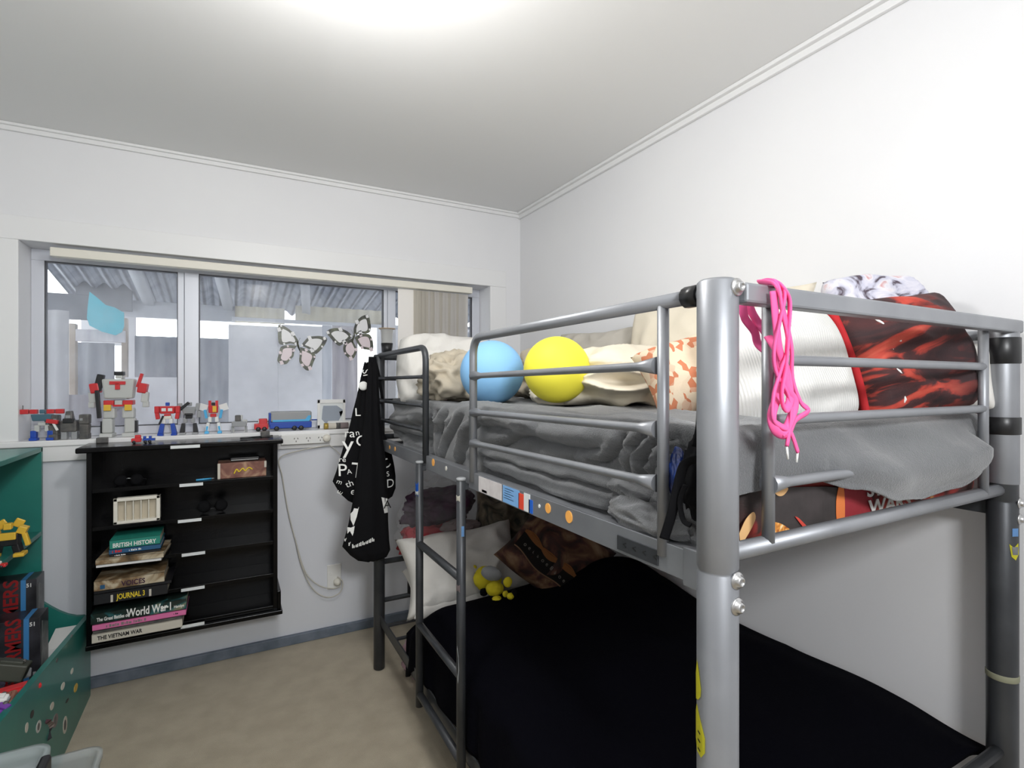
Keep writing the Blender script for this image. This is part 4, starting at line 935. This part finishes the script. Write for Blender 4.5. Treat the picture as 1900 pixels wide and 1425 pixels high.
tube('tube_body', [(0, 0, 0), (.12, 0, 0)], .0155, M['bookwhite'], t, 20); tube('gold_end', [(-.002, 0, 0), (.018, 0, 0)], .0162, mat('brass_foil', (.5, .36, .08), .4, .5), t, 20); tube('dark_band', [(.058, 0, 0), (.08, 0, 0)], .0160, M['dark_p'], t, 20); tube('pink_band', [(.08, 0, 0), (.121, 0, 0)], .0160, M['mauve'], t, 20)
t = thing('white_rod', 'white plastic bottle lying behind the cardboard tube on the sill', 'bottle', (p.x+.02, 2.936, 1.108))
lathe('bottle_body', [(.012, 0), (.020, .004), (.020, .13), (.010, .145), (.010, .155)], M['white'], t, 20, T((0, 0, 0), (0, 90, 0)))

# ------------------------------------------------------------------ toy robots on the sill: plain generic figures
def robot(label, px, w_px, py_top, py_bot, Y, spec, cat='toy robot'):
    base = at(px, py_bot, Y=Y); z0 = 1.0875 if Y > 2.85 else 1.0702
    hgt = at(px, py_top, Y=Y).z-base.z
    t = thing('toy_robot', label, cat, (base.x, Y, z0), 'toy robots on the window sill', (0, 0, math.radians(-6)))
    for s in spec:
        name, x, z, w, h, d, m = s[:7]; tilt = s[7] if len(s) > 7 else 0; y = s[8] if len(s) > 8 else 0; tp = s[9] if len(s) > 9 else 1
        bm = bmesh.new(); bx(bm, (-w/2, -d/2, -h/2), (w/2, d/2, h/2), min(w, h, d)*.14)
        for v in bm.verts:
            f = 1+(tp-1)*(v.co.z/h+.5); v.co.x *= f; v.co.y *= f
        bmesh.ops.transform(bm, matrix=Matrix.Diagonal((hgt, hgt, hgt, 1)) @ T((x, y, z), (0, tilt, 0)), verts=bm.verts)
        obj(name, bm, M[m], t)
    return t
def both(name, x, z, w, h, d, m, tilt=0, y=0, tp=1): return [(name, x, z, w, h, d, m, tilt, y, tp), (name, -x, z, w, h, d, m, -tilt, y, tp)]
big = both('foot', .14, .03, .16, .06, .22, 'grey_l', 0, -.03)+both('shin', .14, .17, .13, .22, .15, 'grey_l')+both('shin_panel', .215, .15, .03, .18, .10, 'blackpl')+both('thigh', .12, .36, .15, .16, .14, 'grey_l')+both('knee_pad', .13, .445, .09, .09, .04, 'gold', 0, -.085)+both('hip', .12, .52, .13, .07, .16, 'red')+[('waist', 0, .51, .10, .09, .14, 'grey_l'), ('belt', 0, .475, .14, .03, .15, 'red'), ('chest', 0, .73, .36, .30, .17, 'grey_l', 0, 0, 1.15), ('chest_plate', 0, .82, .20, .05, .03, 'red', 0, -.10), ('chest_point', 0, .77, .06, .10, .03, 'red', 0, -.10), ('abdomen', 0, .60, .22, .06, .15, 'grey_p'), ('head', 0, .93, .09, .09, .09, 'grey_l'), ('helmet', 0, .965, .12, .06, .11, 'blackpl')]+both('shoulder', .30, .74, .12, .15, .14, 'red', 10)+both('upper_arm', .33, .60, .09, .16, .10, 'grey_l', 6)+both('fist', .34, .49, .08, .09, .09, 'grey_l')+[('side_launcher', -.25, .82, .09, .26, .09, 'blackpl', 12, -.02), ('side_barrel', -.24, .50, .05, .42, .05, 'blackpl', -4, -.10), ('side_wing', .26, .86, .04, .22, .06, 'red', 16)]
robot('tallest toy robot, white with red chest and yellow knees, on the sill', 222, 90, 690, 811, 2.945, big)
trk = both('foot', .17, .03, .14, .06, .18, 'blue', -6, -.02)+both('shin', .15, .20, .13, .30, .14, 'blue', -10, 0, .8)+both('thigh', .09, .42, .09, .14, .10, 'white')+[('waist', 0, .53, .20, .10, .12, 'cream'), ('abdomen', 0, .60, .16, .06, .12, 'red'), ('chest', 0, .75, .36, .22, .16, 'red', 0, 0, 1.1), ('head', 0, .92, .10, .10, .10, 'blue')]+both('chest_window', .08, .76, .11, .09, .02, 'label', 0, -.09)+both('shoulder', .26, .76, .12, .20, .14, 'red')+both('forearm', .25, .58, .10, .20, .12, 'red', 8)+[('toy_gun', -.14, .46, .05, .26, .05, 'blackpl', 22, -.09)]
robot('toy robot with red torso and splayed blue legs on the sill', 311, 40, 743, 806, 2.90, trk)
gry = both('foot', .16, .03, .15, .06, .18, 'grey_p', 0, -.02)+both('shin', .16, .19, .13, .28, .15, 'blackpl', -6, 0, .7)+both('thigh', .10, .42, .10, .16, .11, 'grey_p')+[('waist', 0, .52, .18, .10, .13, 'blackpl'), ('chest', 0, .70, .30, .24, .16, 'grey_p', 0, 0, 1.2), ('chest_vent', 0, .60, .22, .06, .03, 'blackpl', 0, -.08), ('head', .02, .90, .10, .11, .10, 'grey_p')]+both('shoulder', .22, .82, .10, .22, .12, 'grey_p', 8)+both('forearm', .26, .60, .09, .20, .10, 'grey_p')+[('arm_cannon', -.16, .80, .08, .46, .08, 'blackpl', 48, -.10)]
robot('grey toy robot holding a black cannon across its chest, before the mullion', 351, 42, 741, 803, 2.915, gry)
jet = both('foot', .17, .04, .12, .08, .16, 'ltblue', 0, -.02, .7)+both('shin', .15, .20, .10, .24, .11, 'white', -8, 0, .8)+both('shin_panel', .16, .16, .05, .12, .02, 'ltblue', -8, -.06)+both('thigh', .09, .42, .09, .16, .09, 'white')+[('waist', 0, .54, .16, .10, .11, 'red'), ('chest', 0, .72, .24, .22, .14, 'red', 0, 0, 1.1), ('canopy', .04, .73, .10, .18, .03, 'gold', 0, -.09), ('head', 0, .88, .09, .09, .09, 'blackpl')]+both('intake', .09, .90, .07, .16, .10, 'red')+both('wing', .27, .78, .22, .20, .02, 'white', -18, .05)+both('arm', .20, .58, .07, .26, .08, 'ltblue', 10)
robot('toy robot with white wings, red chest and light blue arms on the sill', 396, 40, 739, 801, 2.915, jet)
beast = both('leg', .36, .17, .09, .34, .12, 'grey_p', 0, .0)+both('leg', .30, .17, .08, .34, .12, 'grey_l', 0, .14)+[('body', 0, .48, .74, .30, .34, 'grey_p'), ('hump', .28, .60, .24, .22, .30, 'grey_l'), ('head', -.06, .80, .30, .34, .28, 'dark_p'), ('crest', .10, .84, .14, .26, .22, 'grey_l')]
robot('smallest toy, a grey four-legged robot beast on the sill', 444, 28, 768, 801, 2.915, beast, 'toy robot')
lft = both('foot', .20, .04, .18, .08, .22, 'blue')+both('shin', .20, .18, .14, .22, .16, 'blue')+both('thigh', .12, .36, .12, .20, .12, 'grey_l')+[('waist', 0, .49, .18, .10, .14, 'grey_l'), ('chest', 0, .68, .44, .20, .18, 'steelblue', 0, 0, 1.15), ('head', 0, .86, .12, .12, .12, 'steelblue')]+both('shoulder', .20, .86, .18, .13, .14, 'red')+both('shoulder_wing', .42, .86, .20, .14, .12, 'red')+[('forearm', .26, .56, .28, .12, .12, 'red', 10, -.08), ('gun', .34, .40, .06, .24, .05, 'white', -24, -.10), ('antenna', -.46, .98, .02, .14, .02, 'dark_p')]
robot('leftmost toy robot, blue grey with red shoulder wings, at the sill corner', 79, 54, 755, 817, 2.90, lft)
ape = both('fist', .42, .10, .26, .20, .34, 'dark_p')+both('forearm', .42, .34, .24, .34, .30, 'dark_p', 3, 0, 1.1)+both('shoulder', .42, .68, .28, .34, .32, 'dark_p')+both('shoulder_light', .36, .68, .08, .08, .04, 'grey_p', 0, -.17)+both('leg', .14, .14, .16, .28, .22, 'grey_p')+[('torso', 0, .46, .46, .40, .34, 'dark_p'), ('neck_guard', 0, .64, .30, .16, .20, 'blackpl', 0, -.10), ('head', 0, .82, .24, .30, .26, 'dark_p', 0, -.04, .7), ('face', 0, .78, .14, .10, .04, 'grey_p', 0, -.18)]
robot('squat dark grey ape-like toy robot with huge arms on the sill', 130, 64, 763, 817, 2.90, ape)

# ------------------------------------------------------------------ hanging things at the window
YBf = 2.985
def bfly(label, wings, body, tilt):
    c = at(*body, Y=YBf); t = thing('butterfly_ornament', label, 'ornament', c); k = []
    for wi, w in enumerate(wings):
        w = [(500+x/7.6, 570+y/7.6) for x, y in w]; P = spline([at(x, y, Y=YBf) for x, y in w+[w[0]]], 3)[:-1]
        k.append(prism('wing', P, (0, .003, 0), M['bf_dark']))
        cx = sum(x for x, _ in w)/len(w); cy = sum(y for _, y in w)/len(w)
        bx_, by_ = body; cx += (bx_-cx)*.10; cy += (by_-cy)*.10
        Q = spline([at(cx+(x-cx)*.66, cy+(y-cy)*.66, Y=YBf-.001) for x, y in w+[w[0]]], 3)[:-1]
        k.append(prism('wing_panel', Q, (0, .001, 0), M['bf_pink' if wi % 2 else 'bf_white']))
        for q in range(wi % 2, len(w), 2):
            x, y = w[q]; x, y = cx+(x-cx)*.88, cy+(y-cy)*.88; s = 2.2+(q % 3)*1.1
            k.append(prism('wing_spot', [at(x+s*a, y+s*b, Y=YBf-.001) for a, b in ((-1, -.6), (.3, -1), (1, .5), (-.4, 1))], (0, .001, 0), M['bf_pink' if q % 4 and wi % 2 else 'bf_white']))
    bx_, by_ = body
    k.append(tube('body', [at(bx_-2*tilt, by_-7, Y=YBf-.004), at(bx_, by_, Y=YBf-.005), at(bx_+3*tilt, by_+10, Y=YBf-.004)], [.002, .006, .002], M['bf_dark'], None, 10))
    for s in (-1, 1): k.append(tube('antenna', [at(bx_, by_-6, Y=YBf-.003), at(bx_+s*4, by_-14, Y=YBf-.003)], .0008, M['bf_dark'], None, 6))
    adopt(t, *k)
M['bf_dark'] = mat('dark_foil', (.02, .02, .02), .35, .1, var=(.10, .11, .07), scale=40); M['bf_white'] = mat('pale_foil', (.75, .75, .76), .35); M['bf_pink'] = mat('pink_foil', (.72, .62, .65), .35)
bfly('left butterfly ornament with dark edged pale wings hanging at the window', [
    [(150, 240), (250, 290), (340, 370), (410, 480), (390, 530), (300, 510), (200, 530), (130, 500), (120, 300)],
    [(390, 545), (350, 600), (340, 690), (290, 740), (240, 800), (160, 800), (110, 750), (140, 640), (160, 560), (260, 535)],
    [(440, 540), (500, 470), (560, 420), (700, 405), (800, 430), (810, 470), (760, 560), (660, 660), (600, 620), (520, 570)],
    [(430, 560), (520, 590), (620, 640), (650, 700), (620, 780), (580, 880), (520, 890), (460, 830), (420, 760), (430, 650)]], (553, 641), 1)
bfly('right butterfly ornament with dark edged pale wings nearer the bed', [
    [(1170, 405), (1100, 340), (1000, 300), (880, 300), (800, 350), (850, 420), (920, 500), (990, 545), (1060, 500), (1130, 455)],
    [(1165, 440), (1070, 500), (1040, 580), (1060, 660), (1110, 710), (1150, 740), (1200, 700), (1235, 600), (1200, 520)],
    [(1190, 400), (1190, 300), (1230, 200), (1300, 130), (1390, 110), (1420, 200), (1430, 320), (1380, 370), (1280, 370)],
    [(1200, 430), (1280, 380), (1400, 380), (1450, 450), (1465, 560), (1450, 610), (1390, 600), (1300, 580), (1250, 520)]], (656, 626), -1)
# cup hung on the mullion
p = at(718, 656, Y=2.935)
t = thing('hanging_cup', 'clear plastic cup holding a black pot, fixed on the window mullion', 'cup', p)
lathe('cup', [(.018, 0), (.030, .05), (.036, .135), (.038, .137), (.034, .13), (.028, .05), (.016, .002)], M['frost'], t, 24); lathe('black_pot', [(.019, -.012), (.029, .020), (.033, .058), (0, .058)], M['blackpl'], t, 24)
lathe('rim', [(.036, .136), (.046, .138), (.046, .142), (.036, .142)], mat('tan_rim', (.55, .42, .30), .6), t, 24)
# ------------------------------------------------------------------ power board, socket, cords
x0, x1 = at(521, 815, Y=2.86).x, at(612, 815, Y=2.86).x
t = thing('power_board', 'white power board with three outlets fixed to the sill apron', 'power board', (x0, 2.848, 1.02))
pb = t; box('housing', (0, 0, 0), (x1-x0, .025, .052), M['white'], t, .004)
for i in range(3):
    cx = .07+i*.058
    for dx, dz, r_ in ((-.008, .030, 20), (.008, .030, -20), (0, .016, 0)): box('slot', (-.0018, -.0006, -.004), (.0018, .002, .004), M['dark_p'], t, 0, T((cx+dx, 0, dz), (0, r_, 0)))
lathe('round_plug', [(.019, 0), (.020, .010), (.015, .020), (0, .021)], M['cream'], t, 24, T((x1-x0-.018, 0, .026), (90, 0, 0)))
x0, x1 = at(607, 1070, Y=2.885).x, at(633, 1070, Y=2.885).x; z0, z1 = at(620, 1092, Y=2.885).z, at(620, 1047, Y=2.885).z
t = thing('wall_socket', 'white wall socket with cream plug low on the back wall', 'socket', (x0, 2.882, z0))
box('faceplate', (0, 0, 0), (x1-x0, .009, z1-z0), M['white'], t, .003); box('switch', (.012, -.003, .075), (.026, .002, .09), M['white'], t, .001)
lathe('plug', [(.018, 0), (.02, .014), (.012, .028), (.006, .034)], M['cream'], t, 20, T((x1-x0-.022, 0, .036), (90, 0, 0)))
cm = mat('ivory_cord', (.62, .60, .54), .5); ck = []
ck.append(tube('power_cord', spline([at(x, y, Y=2.872) for x, y in ((612, 826), (560, 835), (519, 850), (524, 885), (535, 950), (549, 1005), (566, 1060), (590, 1085), (618, 1092), (632, 1085), (628, 1072))], 8), .0028, cm, None, 8))
ck.append(tube('power_cord', spline([at(x, y, Y=2.866) for x, y in ((548, 1000), (560, 1050), (580, 1092), (606, 1108), (630, 1100), (636, 1080), (626, 1070))], 8), .0028, cm, None, 8))
ck.append(tube('thin_cord', spline([at(x, y, Y=2.872) for x, y in ((612, 826), (626, 838), (642, 856), (660, 870))], 6), .0018, cm, None, 8))

adopt(pb, *ck)

# ------------------------------------------------------------------ green bookcase with toy bin
GX, GY = -.674, 2.80
gc = thing('green_bookcase', 'green painted bookcase with a low toy bin in the left corner', 'bookcase', (-1.08, GY, 0)); k = []
zt, zb = 1.066, .345
cols = [(-1.09, zt), (GX, zt), (GX, zb+.09)]+[(GX+.138*q, zb+.09-.087*math.sin(q*PI/2)) for q in (.1, .22, .4, .6, .8, 1)]
bm = bmesh.new()
def colv(x, z): return [bm.verts.new(p) for p in ((x, GY, 0), (x, GY, z), (x, GY+.018, z), (x, GY+.018, 0))]
cv = [colv(*c) for c in cols]
for A_, B_ in zip(cv, cv[1:]):
    if abs(A_[0].co.x-B_[0].co.x) < 1e-6: bm.faces.new((A_[1], B_[1], B_[2], A_[2])); continue
    for q in range(4): bm.faces.new((A_[q], B_[q], B_[(q+1) % 4], A_[(q+1) % 4]))
bm.faces.new(cv[0]); bm.faces.new(cv[-1])
k.append(obj('end_panel', bm, M['green']))
k.append(box('top_board', (-1.09, 1.35, zt-.018), (GX, GY+.018, zt), M['green'], bev=.002))
k.append(box('shelf', (-1.09, 1.35, .706), (GX, GY, .724), M['green'], bev=.002))
k.append(box('back_board', (-1.098, 1.35, .02), (-1.09, GY+.018, zt), M['green'], bev=0))
k.append(box('bin_base', (-1.09, 1.80, .01), (-.536, GY, .03), M['green'], bev=0))
fb = prism('front_board', [(-.536, GY+.018, 0), (-.536, GY+.018, zb), (-.536, 1.62, .475), (-.536, 1.62, 0)], (.018, 0, 0), M['green']); k.append(fb)
# worn stickers on the front board
for i, (px, py, w, h, m) in enumerate(((133, 1180, 3, 5, 'grey_p'), (134, 1245, 5, 10, 'cream'), (117, 1273, 6, 13, 'cream'), (141, 1276, 7, 15, 'gold'), (97, 1310, 6, 14, 'bookwhite'), (103, 1337, 10, 24, 'mauve'), (72, 1348, 8, 22, 'grey_l'), (121, 1345, 8, 32, 'bookwhite'), (60, 1325, 6, 14, 'blackpl'), (50, 1350, 6, 18, 'bookwhite'), (125, 1300, 5, 6, 'blackpl'), (106, 1225, 4, 8, 'dark_p'))):
    X = -.5172; P = [at(px+w*math.cos(a)*(.5 if i % 2 else .6), py+h*math.sin(a)*.5-w*math.cos(a)*.7, X=X) for a in [2*PI*q/12 for q in range(12)]]
    P = [p for p in P]; o = prism('worn_sticker', P, (-.0008, 0, 0), M[m]); k.append(o)
    if m in ('grey_l', 'bookwhite', 'mauve') and h > 20:
        P = [at(px+w*.5*math.cos(a)*.5, py+h*.6*math.sin(a)*.5-w*math.cos(a)*.35, X=X+.0006) for a in [2*PI*q/12 for q in range(12)]]; k.append(prism('sticker_mark', P, (-.0005, 0, 0), M['dark_p']))
adopt(gc, *k)
# toy boxes in the bin
def toybox(label, x1, y0, z0, z1, w, d):
    t = thing('toy_box', label, 'box', (x1-w, y0, z0), 'boxed toys in the green bin')
    h = z1-z0; box('carton', (0, 0, 0), (w, d, h), mat('dark_carton', (.015, .015, .018), .3, var=(.05, .05, .06), scale=14), t, .002)
    box('blue_stripe', (w-.046, -.001, .003), (w-.031, .001, h-.001), mat('blue_stripe_print', (.06, .25, .55), .35), t, 0)
    box('blue_stripe', (w-.046, -.001, h-.001), (w-.031, d, h+.0008), bpy.data.materials['blue_stripe_print'], t, 0)
    text('lettering', 'TRANSFORMERS', .060, (w-.054, -.0012, .008), M['inkred'], t, (90, -90, 0), h*.95/.42)
    for q in range(12): box('print_mark', (w-.020, -.0008, .015+q*.014), (w-.012, .001, .021+q*.014+.003*(q % 3)), M['grey_p'], t, 0)
    text('lettering', '51', .020, (w-.030, -.0012, h-.028), M['inkwhite'], t, (90, 0, 0), .9)
    prism('window_art', [(w+.0012, .01, .03), (w+.0012, d-.01, .03), (w+.0012, d-.01, h-.05), (w+.0012, .02, h-.02)], (-.001, 0, 0), mat('grey_art_print', (.09, .09, .09), .35, var=(.2, .2, .2), scale=22), t)
    return t
toybox('nearer black toy box with red TRANSFORMERS lettering in the green bin', -.605, 2.50, .10, .476, .30, .10)
toybox('farther black toy box with blue stripe, standing against the green end panel', -.655, 2.66, .10, .572, .30, .10)
t = thing('white_carton', 'small white cardboard carton between the toy boxes and green front board', 'box', (-.620, 2.62, .20))
bm = bmesh.new(); bx(bm, (0, 0, -.17), (.07, .14, .10), .002); obj('carton', bm, M['white'], t)
prism('flap', [(0, 0, .101), (.07, 0, .101), (.07, .14, .128), (0, .14, .128)], (0, 0, .002), M['white'], t)
for i, (lb, px, py, X, Y, sz, m, sh) in enumerate((
    ('dark green toy case leaning in the green bin', 14, 1243, None, 2.22, (.10, .07, .05), 'mossy', 'box'),
    ('red plastic toy plank among the toys in the bin', 22, 1282, None, 2.12, (.13, .05, .015), 'red', 'box'),
    ('purple toy part at the bottom left of the bin', 3, 1318, None, 1.92, (.03, .05, .02), 'purp', 'box'),
    ('orange and brown toy part heaped in the bin', 8, 1303, None, 2.0, (.05, .05, .025), 'brownbox', 'box'),
    ('blue toy part poking out between brown toys', 22, 1297, None, 2.08, (.05, .03, .02), 'blue', 'box'),
    ('grey toy wing lying near the white carton', 36, 1252, None, 2.30, (.03, .06, .03), 'grey_p', 'box'),
    ('white toy part at the left edge of the bin', 2, 1298, None, 1.97, (.03, .03, .015), 'white', 'box'))):
    if 'mossy' not in M: M['mossy'] = mat('mossy_plastic', (.05, .055, .04), .5); M['purp'] = mat('purple_plastic', (.18, .05, .35), .4)
    p = at(px, py, Y=Y); t = thing('toy_part', lb, 'toy', p, 'loose toys in the green bin', (math.radians(12*(i % 3)-10), math.radians(20-14*(i % 4)), math.radians(30*i)))
    a, b, c = sz
    bm = bmesh.new(); bx(bm, (-a/2, -b/2, -c/2), (a/2, b/2, c/2), .005); bx(bm, (-a/4, -b/3, c/2-.004), (a/3, b/4, c/2+.006), .002); obj('shell', bm, M[m], t)
    lathe('joint', [(.006, 0), (.007, .004), (.004, .009), (0, .009)], M['dark_p'], t, 12, T((a*.3, 0, c/2)))
    box('rib', (-a/2-.004, -b/5, -c/4), (-a/2+.004, b/5, c/4), M['grey_p'], t, .001)
tag(obj('toy_heap', (lambda b: (bmesh.ops.transform(b, matrix=T((-.80, 2.15, .17)), verts=b.verts), b)[1])(lump_bm((.23, .34, .17), 80, .35, 4, 5, .8)), ramp_mat('dark_toy_jumble', [(.35, (.02, .02, .025)), (.5, (.12, .04, .03)), (.58, (.05, .05, .12)), (.7, (.25, .2, .18))], 18, 'voronoi', bump=0), None), 'heap of dark jumbled toys filling the green bin', 'toys')['kind'] = 'stuff'
# yellow robot on the shelf
p = at(16, 1000, Y=2.45)
t = thing('toy_robot', 'yellow and black toy robot crouching on the green shelf', 'toy robot', (p.x, 2.45, .7245)); G = .11
for nm, c, s, m, r_ in (('leg', (-.03, 0, .02), (.02, .04, .04), 'blackpl', 10), ('leg', (.025, 0, .02), (.02, .04, .04), 'blackpl', -12), ('foot', (.035, -.015, .007), (.03, .045, .013), 'gold', 0), ('foot', (-.035, -.015, .007), (.03, .045, .013), 'gold', 0), ('torso', (0, 0, .058), (.06, .04, .04), 'blackpl', 0), ('chest', (0, -.018, .072), (.05, .015, .025), 'gold', 0), ('shoulder', (.038, 0, .088), (.026, .03, .026), 'gold', 24), ('shoulder', (-.038, 0, .088), (.026, .03, .026), 'gold', -24), ('head', (0, -.005, .105), (.022, .022, .022), 'gold', 0), ('arm', (.050, -.01, .055), (.014, .018, .045), 'gold', -14), ('arm', (-.050, -.01, .06), (.014, .018, .045), 'gold', 24), ('wing', (.022, .02, .108), (.028, .006, .03), 'gold', 30), ('wing', (-.022, .02, .108), (.028, .006, .03), 'gold', -30)):
    box(nm, tuple(-v/2 for v in s), tuple(v/2 for v in s), M[m], t, .003, T(c, (0, r_, 0)))
p = at(2, 1020, Y=2.32)
t = thing('toy_car', 'small red and white toy car at the left edge of the green shelf', 'toy car', (p.x-.01, 2.30, .7245)); bm = bx(bmesh.new(), (-.03, -.012, .004), (.03, .012, .014), .003); obj('body', bm, M['red'], t); box('roof', (-.014, -.01, .013), (.016, .01, .022), M['white'], t, .003)
for x in (-.018, .018):
    for y in (-.012, .012): lathe('wheel', [(.005, -.002), (.006, 0), (.005, .002)], M['blackpl'], t, 12, T((x, y, .006), (90, 0, 0)))

# ------------------------------------------------------------------ clear storage tubs in the foreground
def tub(label, x0, x1, y0, y1, z1, latch=True, wt=.003):
    t = thing('storage_tub', label, 'storage tub', ((x0+x1)/2, (y0+y1)/2, .0)); W_, D_ = (x1-x0)/2, (y1-y0)/2
    bm = bmesh.new(); rings = []
    def ring(w, d, z, r, n=6):
        o = []
        for cx, cy, a0 in ((w-r, d-r, 0), (-w+r, d-r, 90), (-w+r, -d+r, 180), (w-r, -d+r, 270)):
            for q in range(n+1): a = math.radians(a0+90*q/n); o.append(bm.verts.new((cx+r*math.cos(a), cy+r*math.sin(a), z)))
        return o
    r0 = .035; s = .88
    for w, d, z, r in ((W_*s, D_*s, .004, r0), (W_*.97, D_*.97, z1-.035, r0), (W_*.97, D_*.97, z1-.02, r0), (W_, D_, z1-.014, r0), (W_, D_, z1, r0), (W_-.012, D_-.012, z1, r0-.01), (W_*.97-.006, D_*.97-.006, z1-.02, r0-.006), (W_*s-.004, D_*s-.004, .008, r0)): rings.append(ring(w, d, z, r))
    for A, B in zip(rings, rings[1:]):
        n = len(A)
        for q in range(n): f = bm.faces.new((A[q], A[(q+1) % n], B[(q+1) % n], B[q])); f.smooth = True
    bm.faces.new(rings[0]); bm.faces.new(rings[-1])
    obj('tub_body', bm, M['tub'], t)
    if latch:
        bm = bmesh.new(); bx(bm, (W_-.010, D_-.17, z1-.075), (W_+.008, D_-.055, z1+.004), .006); bx(bm, (W_+.002, D_-.15, z1-.10), (W_+.012, D_-.08, z1-.06), .004); obj('latch', bm, M['blackpl'], t)
    return t
A = at(102, 1372, Z=.56); B = at(196, 1378, Z=.42)
t = tub('nearer cloudy plastic storage tub with black latch, bottom left of the photo', A.x-.42, A.x, A.y-.36, A.y, .56)
tub('empty cloudy plastic storage tub behind the latched one, left of the carpet', B.x-.34, B.x, A.y+.02, B.y, .42, False)
tag(lump('tub_contents', (.15, .12, .10), (A.x-.22, A.y-.18, .20), M['purple'], seed=90, wr=.25, flat=.8), 'dark bundle of things inside the latched storage tub', 'bundle')
